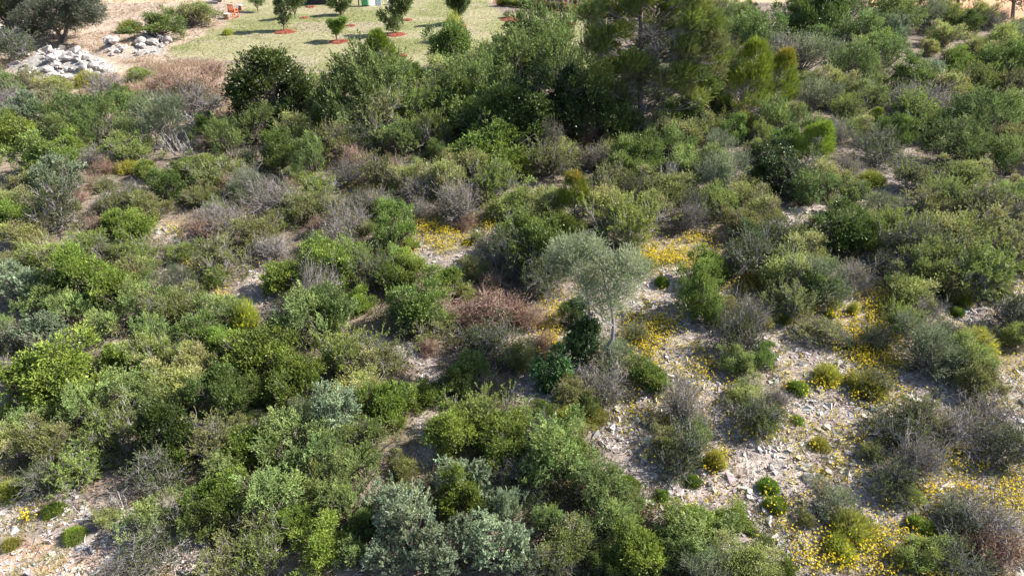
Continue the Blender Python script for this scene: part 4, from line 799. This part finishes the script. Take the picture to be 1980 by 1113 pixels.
# ---------------------------------------------------------------- orchard: mulched fruit trees
M_MULCH = noise_mat('red_earth', (.13, .033, .022), (.24, .075, .045), 14, bump=.6, bscale=30)
def disc(rx, ry, h, n=22):
    V = [[0, 0, h]]; F = []
    for k_, (f_, z_) in enumerate(((.55, .8), (.85, .45), (1.0, 0))):
        for j in range(n): a = 2 * PI * j / n; q = f_ * (1 + .10 * math.sin(3 * a + rx * 9) + .06 * rng.normal()); V.append([q * rx * math.cos(a), q * ry * math.sin(a), h * z_ + .02 * rng.normal() - (.04 if k_ == 2 else 0)])
    for j in range(n): F.append([0, 1 + j, 1 + (j + 1) % n])
    for k_ in range(2):
        for j in range(n): a, b_ = 1 + k_ * n + j, 1 + k_ * n + (j + 1) % n; F.append([a, a + n, b_ + n]); F.append([a, b_ + n, b_])
    return np.array(V), np.array(F)
def mulch(px, py, wpx, lab):
    x, y, t_ = ground_at(px, py); R_ = wpx * t_ / FPX / 2; V, F = disc(R_, R_ * .95, .07)
    o = mobj('mulch_ring', mesh_np('mulch_ring', V, F, M_MULCH)); o.location = (x, y, float(terrain(x, y)) + .02); tag(o, lab, 'mulch bed', 'red mulch rings in the orchard')
for a in [(551, 62, 44, 'red mulch ring under the leftmost big fruit tree'), (655, 81, 38, 'red mulch ring under the little bright fruit tree'), (766, 67, 40, 'red mulch ring under the widest, densely leaved fruit tree'),
          (787, 39, 22, 'thin red mulch ring behind and right of the widest fruit tree'), (678, 50, 20, 'small red mulch ring behind the little bright tree'), (588, 35, 18, 'faint red mulch ring beside the thin tree trunk'),
          (778, 108, 22, 'red mulch ring half hidden by the young pine top'), (987, 38, 42, 'red mulch ring under the small leafy seedling near the vegetable rows'), (1092, 47, 44, 'red mulch ring under the seedling beside the tall pine'),
          (884, 50, 34, 'narrow red mulch ring under the round-headed tree'), (985, 67, 16, 'tiny red earth spot right above the dark junipers'), (600, 14, 20, 'reddish soil patch beside the added dark shed')]: mulch(*a)
def fruit(px, py, LBs, lab, cols, forks=3, tip=None, ll=.12, lw=.04, per=150):
    global b0
    b0, t_ = base_at(px, py); top = [(c_, r_ * .82) for c_, r_ in lobes_px(LBs, b0, b0[1], .5)]; k = 1.0
    zc = np.mean([l_[0][2] for l_ in top]); st = [np.zeros(3), np.array([.02, 0, zc * .22]), np.array([.0, .02, zc * .4])]; trs = [(st, [.055, .045, .04])]
    for f_ in range(forks):
        tgt = np.array(top[int(rng.integers(0, len(top)))][0]); trs.append(([st[1] * 1.0, st[1] + (tgt - st[1]) * .5 + np.array([0, 0, -.05]), tgt], [.04, .03, .015]))
    tree('fruit_tree', lab, 'tree', 'fruit trees in the orchard', b0, trs, top, dict(per=per, L=.22, nl=7, ll=ll, lw=lw, ang=.9, cols=cols, tip=tip, up=.6, inner=.2), twigs=8, limb_r=.025, twig_r=.009)
PEACH = [(.155, .205, .065), (.18, .23, .075), (.13, .18, .055)]
fruit(549, 60, [(543, 40, 5), (540, 25, 8), (538, 10, 9), (537, -5, 11), (551, 45, 5), (556, 32, 7), (563, 15, 8), (570, 2, 10), (580, -8, 10), (550, -18, 12), (548, 22, 5)], 'leftmost big fruit tree, vase shaped with two leafy limbs', PEACH)
fruit(651, 80, [(639, 46, 6), (645, 52, 7), (652, 56, 8), (660, 45, 7), (662, 40, 6), (652, 48, 8), (646, 46, 5), (650, 64, 5), (658, 52, 6)], 'smallest fruit tree, short and bright yellow-green on its red ring', [(.13, .19, .035), (.16, .22, .04)], tip=((.26, .33, .06), .5))
fruit(761, 66, [(736, 28, 7), (742, 38, 7), (750, 44, 7), (755, 54, 7), (765, 55, 7), (762, 40, 8), (772, 42, 8), (768, 26, 9), (778, 22, 9), (784, 10, 10), (765, 8, 11), (790, -2, 10), (775, -8, 12), (752, 20, 6), (758, -6, 10)], 'widest fruit tree, bushy from the ground up, in mid orchard', PEACH)
fruit(885, 46, [(872, 8, 8), (882, 14, 10), (892, 16, 9), (900, 6, 8), (886, 26, 7), (880, -2, 11), (894, -4, 10), (888, 4, 11), (868, -2, 6)], 'round-headed fruit tree on a clean stem near the vegetable rows', [(.10, .15, .055), (.12, .17, .06)], per=260)
fruit(658, 29, [(640, 8, 7), (648, 12, 6), (655, 20, 5), (665, 12, 8), (672, 4, 7), (650, -2, 9), (662, -4, 8), (660, 24, 4)], 'open ragged fruit tree behind the little bright one', PEACH)
fruit(571, 36, [(560, 0, 9), (575, 2, 9), (584, -4, 9), (568, -12, 10), (575, 10, 6)], 'thin-stemmed fruit tree crown cut off by the top edge', PEACH)
fruit(499, 22, [(490, 2, 6), (500, 5, 7), (508, 0, 6), (497, -6, 8), (484, -2, 6)], 'small open fruit tree at the far left of the orchard', PEACH, per=90)
for px, py, w_, lab in [(980, 35, 20, 'small leafy seedling on red mulch near the vegetable rows'), (1090, 46, 18, 'thin seedling on red mulch beside the tall pine')]:
    x, y, t_ = ground_at(px, py); me, br, _ = PROTO['oliveshrub'][0]; W = w_ * t_ / FPX; r = empty('orchard_seedling', (x, y, float(terrain(x, y))), 1.0, (W / 2, W / 2, W * .55)); tag(r, lab, 'seedling', 'fruit tree seedlings'); mobj('foliage', me, r); mobj('branches', br, r)
# vegetable rows with white stakes
M_STAKE = noise_mat('pale_stake', (.6, .57, .5), (.75, .72, .66), 5)
def stake_mesh():
    V, F = tube([(0, 0, -.05), (.005, 0, .8), (0, .008, 1.5)], [.022, .02, .018], 6); return mesh_np('stake', V, F, M_STAKE)
sm_ = stake_mesh()
ORD = [w_ + ' ' for w_ in 'first second third fourth fifth sixth seventh eighth ninth tenth eleventh twelfth thirteenth fourteenth fifteenth sixteenth seventeenth eighteenth nineteenth twentieth twenty-first twenty-second'.split()]
for i in range(16):
    px = 1003 + i * 8.6; py = 8 + (px - 1000) * .10 + rng.normal() * 1.5; x, y, t_ = ground_at(px, py)
    o = mobj('garden_stake', sm_); o.location = (x, y, float(terrain(x, y))); o.rotation_euler = (rng.normal() * .04, rng.normal() * .04, rng.random()); tag(o, ORD[i] + 'thin pale stake from the left among the vegetable plants', 'stake', 'stakes in the vegetable rows')
for i in range(44):
    row = i % 2; px = 968 + (i // 2) * 8 + rng.normal() * 1.5; py = (-4 if row else 11) + (px - 968) * .085 + rng.normal(); x, y, t_ = ground_at(px, py); c_ = ['mastic', 'oliveshrub', 'oliveshrub', 'privet'][rng.integers(0, 4)] if px > 990 else 'mastic'; me, br, _ = PROTO[c_][i % 2]
    s_ = (.32 + .14 * rng.random()); r = empty('vegetable_plant', (x, y, float(terrain(x, y))), rng.random() * 6, (s_, s_, s_ * 1.25)); tag(r, ORD[i // 2] + 'leafy tomato-like plant from the left in the ' + ('rear' if row else 'front') + ' vegetable row on red soil', 'vegetable plant', 'plants of the ' + ('rear' if row else 'front') + ' vegetable row'); mobj('foliage', me, r); mobj('branches', br, r)

# ---------------------------------------------------------------- small garden things
def box(V, F, c, s, rz=0, rx=0):
    n = len(V); 
    for k_ in range(8):
        q = Vector(((k_ & 1) - .5, ((k_ >> 1) & 1) - .5, ((k_ >> 2) & 1) - .5)); q = Vector((q.x * s[0], q.y * s[1], q.z * s[2])); q.rotate(Matrix.Rotation(rx, 3, 'X')); q.rotate(Matrix.Rotation(rz, 3, 'Z')); V.append([q.x + c[0], q.y + c[1], q.z + c[2]])
    for f in ((0, 2, 3, 1), (4, 5, 7, 6), (0, 1, 5, 4), (2, 6, 7, 3), (0, 4, 6, 2), (1, 3, 7, 5)): F.append([n + i for i in f])
def boxes(name, lst, mat, parent=None, bev=.008):
    V, F = [], []
    for b_ in lst: box(V, F, *b_)
    o = mobj(name, mesh_np(name, np.array(V), np.array(F), mat), parent)
    if bev: m_ = o.modifiers.new('bevel', 'BEVEL'); m_.width = bev; m_.segments = 2
    return o
M_ORANGE = noise_mat('orange_paint', (.55, .13, .05), (.70, .20, .09), 6, rough=.55, spec=.4); M_STUMP = noise_mat('stump_bark', (.28, .13, .09), (.42, .22, .16), 9, bump=.6); M_STUMPTOP = noise_mat('sawn_wood', (.62, .55, .48), (.75, .69, .62), 9)
M_TERRA = noise_mat('pinkish_wood', (.55, .33, .26), (.7, .48, .4), 8); M_GREEN = noise_mat('green_paint', (.10, .34, .17), (.15, .42, .22), 3, rough=.5); M_WHITE = noise_mat('white_board', (.70, .72, .74), (.82, .83, .84), 3, rough=.5)
M_DARKW = noise_mat('dark_boards', (.03, .03, .035), (.07, .065, .07), 4); M_ROOF = noise_mat('grey_roofing', (.16, .16, .17), (.28, .27, .27), 4); M_LOG = noise_mat('weathered_log', (.14, .12, .13), (.30, .27, .28), 6, bump=.6)
def place(name, px, py, rz, lab, catg, group=None, sc=1.0):
    x, y, t_ = ground_at(px, py); return tag(empty(name, (x, y, float(terrain(x, y))), rz, (sc, sc, sc)), lab, catg, group)
r = place('garden_chair', 453, 34, 2.9, 'orange-red wooden garden chair beside the stump seats', 'chair', sc=1.15)
boxes('seat', [((0, 0, .42), (.5, .46, .05))], M_ORANGE, r)
for i in range(4): boxes('back_slat', [((-.18 + .12 * i, .22, .68), (.09, .025, .48), 0, -.12)], M_ORANGE, r)
boxes('back_rail', [((0, .25, .93), (.54, .04, .07))], M_ORANGE, r); boxes('back_rail', [((0, .215, .5), (.54, .035, .05))], M_ORANGE, r)
for sx in (-1, 1):
    boxes('armrest', [((sx * .27, 0, .62), (.07, .5, .035))], M_ORANGE, r)
    for sy in (-1, 1): boxes('leg', [((sx * .25, sy * .21, .3), (.055, .055, .62))], M_ORANGE, r)
def stump(px, py, rad, h, lab):
    r = place('stump_seat', px, py, rng.random(), lab, 'stump', 'sawn stump seats'); V, F = tube([(0, 0, -.04), (0, 0, h * .5), (.01, 0, h)], [rad * 1.05, rad, rad * .98], 14); mobj('stump_bark', mesh_np('stump_bark', V, F, M_STUMP, smooth=True), r)
    Vt = [[rad * 1.0 * math.cos(2 * PI * j / 14), rad * 1.0 * math.sin(2 * PI * j / 14), h + z_] for z_ in (-.03, .03) for j in range(14)] + [[0, 0, h + .035]]; Ft = [[j, (j + 1) % 14, 14 + (j + 1) % 14] for j in range(14)] + [[j, 14 + (j + 1) % 14, 14 + j] for j in range(14)] + [[14 + j, 14 + (j + 1) % 14, 28] for j in range(14)]
    mobj('sawn_top', mesh_np('sawn_top', np.array(Vt), np.array(Ft), M_STUMPTOP), r)
stump(440, 37, .27, .42, 'widest reddish stump seat with a pale sawn top'); stump(459, 24, .16, .4, 'narrow pinkish stump just behind the orange chair'); stump(466, 20, .17, .42, 'pale stump furthest from the widest one, beyond the chair')
for k_, (px, py, L_, rz, lab) in enumerate([(410, 8, 1.1, .1, 'longer dark weathered log lying beyond the bramble thicket'), (420, 4, .9, -.2, 'shorter dark weathered log behind the longer one')]):
    x, y, t_ = ground_at(px, py); V, F = tube([(-L_ / 2, 0, .12), (0, .04, .14), (L_ / 2, 0, .12)], [.13, .15, .11], 9); o = mobj('log', mesh_np('log', V, F, M_LOG, smooth=True)); o.location = (x, y, float(terrain(x, y))); o.rotation_euler = (0, 0, rz); tag(o, lab, 'log', 'weathered logs')
r = place('shadow_shed', 617, 9, 0, 'dark shed added in place of a shadow strip at the top of the orchard', 'shed')
for i in range(12): boxes('board', [((-1.1 + .2 * i, 0, 1.0), (.19, .05 + .01 * (i % 2), 2.0))], M_DARKW, r)  # added shed: its dark boards stand where there is only a shadow
for sx in (-1, 1): boxes('side_wall', [((sx * 1.22, 1.0, 1.0), (.05, 2.0, 2.0))], M_DARKW, r)
boxes('rear_wall', [((0, 2.0, 1.0), (2.4, .05, 2.0))], M_DARKW, r); boxes('roof', [((0, 1.0, 2.1), (2.8, 2.5, .08), 0, .1)], M_ROOF, r)
r = place('green_cabinet', 706, 13, .1, 'green painted cabinet standing beside the leaning white boards', 'cabinet')
boxes('cabinet_body', [((0, .25, .55), (.62, .5, .95))], M_GREEN, r, .02); boxes('cabinet_door', [((0, -.012, .55), (.56, .02, .88))], M_GREEN, r)
for sx in (-1, 1):
    for sy in (-.0, .45): boxes('leg', [((sx * .27, sy + .02, .05), (.05, .05, .12))], M_DARKW, r)
for (px, py, rz, w_, lab) in [(720, 12, .2, .5, 'leaning white board nearest the green cabinet'), (731, 11, -.25, .6, 'tilted white board farther right of the green cabinet')]:
    r = place('white_board', px, py, rz, lab, 'board', 'white boards by the green cabinet'); boxes('sheet', [((0, .2, .55), (w_, .03, 1.15), 0, -.35)], M_WHITE, r); boxes('prop', [((w_ * .4, .5, .45), (.04, .04, 1.1), 0, .5)], M_STAKE, r)
r = place('water_bucket', 753, 9, 0, 'small white bucket on the grass right of the boards', 'bucket')
V, F = tube([(0, 0, 0), (0, 0, .18), (0, 0, .36)], [.15, .17, .19], 14); mobj('bucket_body', mesh_np('bucket_body', V, F, M_WHITE, smooth=True), r); V, F = tube([(.19, 0, .34), (.16, 0, .46), (0, 0, .54), (-.16, 0, .46), (-.19, 0, .34)], [.01] * 5, 5); mobj('handle', mesh_np('handle', V, F, M_DARKW), r)
r = place('garden_table', 683, 12, .1, 'low dark table with white things on it left of the green cabinet', 'table')
boxes('tabletop', [((0, .3, .62), (1.1, .6, .05))], M_DARKW, r)
for sx in (-1, 1):
    for sy in (.05, .55): boxes('leg', [((sx * .5, sy, .3), (.05, .05, .6))], M_DARKW, r)
zt = r.location.z + .65
for k_, (dx, lab, s_) in enumerate([(-.25, 'white box on the left of the dark garden table', (.3, .25, .14)), (.22, 'flat white tray on the right of the dark garden table', (.4, .3, .06))]):
    o = boxes('white_tray', [((0, 0, s_[2] / 2), s_)], M_WHITE); o.location = (r.location.x + dx, r.location.y + .3, zt); tag(o, lab, 'tray')

# ---------------------------------------------------------------- rocks one by one
rock_me = []
for k_ in range(12):
    r_ = np.random.default_rng(700 + k_); V, F, bm = hull(800 + k_, 16 + k_ % 5, .62); bmesh.ops.bevel(bm, geom=bm.edges[:], offset=.05, segments=1, affect='EDGES'); bmesh.ops.triangulate(bm, faces=bm.faces)
    me = bpy.data.meshes.new('rock'); bm.to_mesh(me); me.materials.append(M_STONE); rock_me.append(me)
def rock(px, py, wpx, lab, grp, lift=0, cat_='rock', flat=1.0):
    x, y, t_ = ground_at(px, py, lift); s_ = wpx * t_ / FPX / 2
    o = mobj('rock', rock_me[int(rng.integers(0, 12))]); o.location = (x, y, float(terrain(x, y)) + s_ * .22 + lift); o.rotation_euler = (rng.normal() * .35, rng.normal() * .35, rng.random() * 6.28); o.scale = (s_, s_ * (.8 + .3 * rng.random()), s_ * (.8 + .4 * rng.random()) * flat)
    if grp == 'loose blocks in the clearings': lab = auto_label('block', px, py, 0, 80)
    elif grp: lab = ('small' if wpx < 11 else 'middling' if wpx < 18 else 'large') + ' ' + lab.format(('upper ' if py < zy else 'lower ') + ('left' if px < zx - zw else 'right' if px > zx + zw else 'middle'))
    return tag(o, lab, cat_, grp)
LOOK['block'] = 'loose pale limestone block'
for poly, n_, lab, grp in [(BOULDERS[0], 125, 'pale limestone rock in the {} of the big heap', 'rocks of the big heap'), (BOULDERS[1], 12, 'pale boulder in the {} of the small cluster beside the big heap', 'boulders of the small cluster'),
                           (BOULDERS[2], 44, 'pale limestone rock in the {} of the slanting heap by the brambles', 'rocks of the slanting heap'), (BOULDERS[3], 26, 'shaded bluish rock in the {} of the heap under the old olive', 'rocks of the shaded heap')]:
    P_ = np.array(poly); k_ = 0; zx, zy = P_.mean(0); zw = (P_[:, 0].max() - P_[:, 0].min()) / 6
    while k_ < n_:
        px = rng.uniform(P_[:, 0].min(), P_[:, 0].max()); py = rng.uniform(P_[:, 1].min(), P_[:, 1].max())
        if not in_poly(np.array(px), np.array(py), poly): continue
        big = k_ < n_ * .3; rock(px, py, (rng.uniform(16, 30) if big else rng.uniform(8, 15)), lab, grp, rng.uniform(0, .15)); k_ += 1
for px, py, w_, lab in [(95, 103, 30, 'largest white boulder, crowning the big rock heap'), (224, 92, 22, 'tallest boulder of the small cluster, white with a dark side'), (215, 92, 12, 'rounded white boulder left in the small cluster')]: rock(px, py, w_, lab, None, .35)
NR = [(1562, 926, 46, 'broad bluish white slab in the middle of the open scree'), (1600, 912, 30, 'flat grey slab just behind the broad bluish slab'), (1546, 742, 24, 'white stone beside the flowered cushion on the upper scree'), (1640, 878, 26, 'lone pale block right of the open scree centre'),
      (1622, 703, 26, 'jagged grey outcrop stone above the middle scree'), (1585, 757, 24, 'pale block below the jagged grey outcrop'), (1430, 757, 24, 'bright stone in front of the thin dead trunk'), (1553, 1050, 28, 'grey block near the bottom of the scree'), (1560, 1062, 22, 'dark-sided stone touching the grey block near the bottom'),
      (1478, 987, 26, 'grey boulder left of the lower cushion plant'), (1373, 938, 24, 'pale stone right of the small bright cushion'), (1175, 862, 16, 'white stone at the left tip of the shaded scree'), (1880, 1023, 10, 'tiny bright white stone by the bottom right shrubs'), (1450, 962, 22, 'pale stone between the two lower cushions'),
      (795, 675, 26, 'flat pale rock at the head of the dark gully'), (690, 740, 16, 'white stone half hidden in the left scrub'), (1500, 668, 20, 'pale stone on the left rim of the upper scree'), (1540, 410, 26, 'grey outcrop in the upper stony patch'), (1350, 925, 14, 'small grey stone beside the small bright cushion'), (355, 485, 16, 'white stone in the flower patch left of centre'),
      (1835, 640, 24, 'pale block near the little cushions at the right'), (1490, 905, 22, 'flat stone above the flat-topped green cushion'), (25, 968, 20, 'pale stone at the left end of the lower path'), (400, 1055, 30, 'white block at the shrub edge of the lower path'), (120, 1010, 14, 'small white stone between the two lower left cushions')]
for px, py, w_, lab in NR: rock(px, py, w_, lab, None, 0, flat=.6)
k_ = 0; x, y = sample(6000, 430, 1160, power=0); mk, qx, qy = cover(x, y)
for cl, ax_, ay_ in zip(mk['clear'], qx, qy):
    if cl and k_ < 75: rock(ax_, ay_, rng.uniform(9, 19) * (.6 + ay_ / 1600), 'loose pale limestone block lying among the rubble of a clearing', 'loose blocks in the clearings', 0, flat=.7); k_ += 1
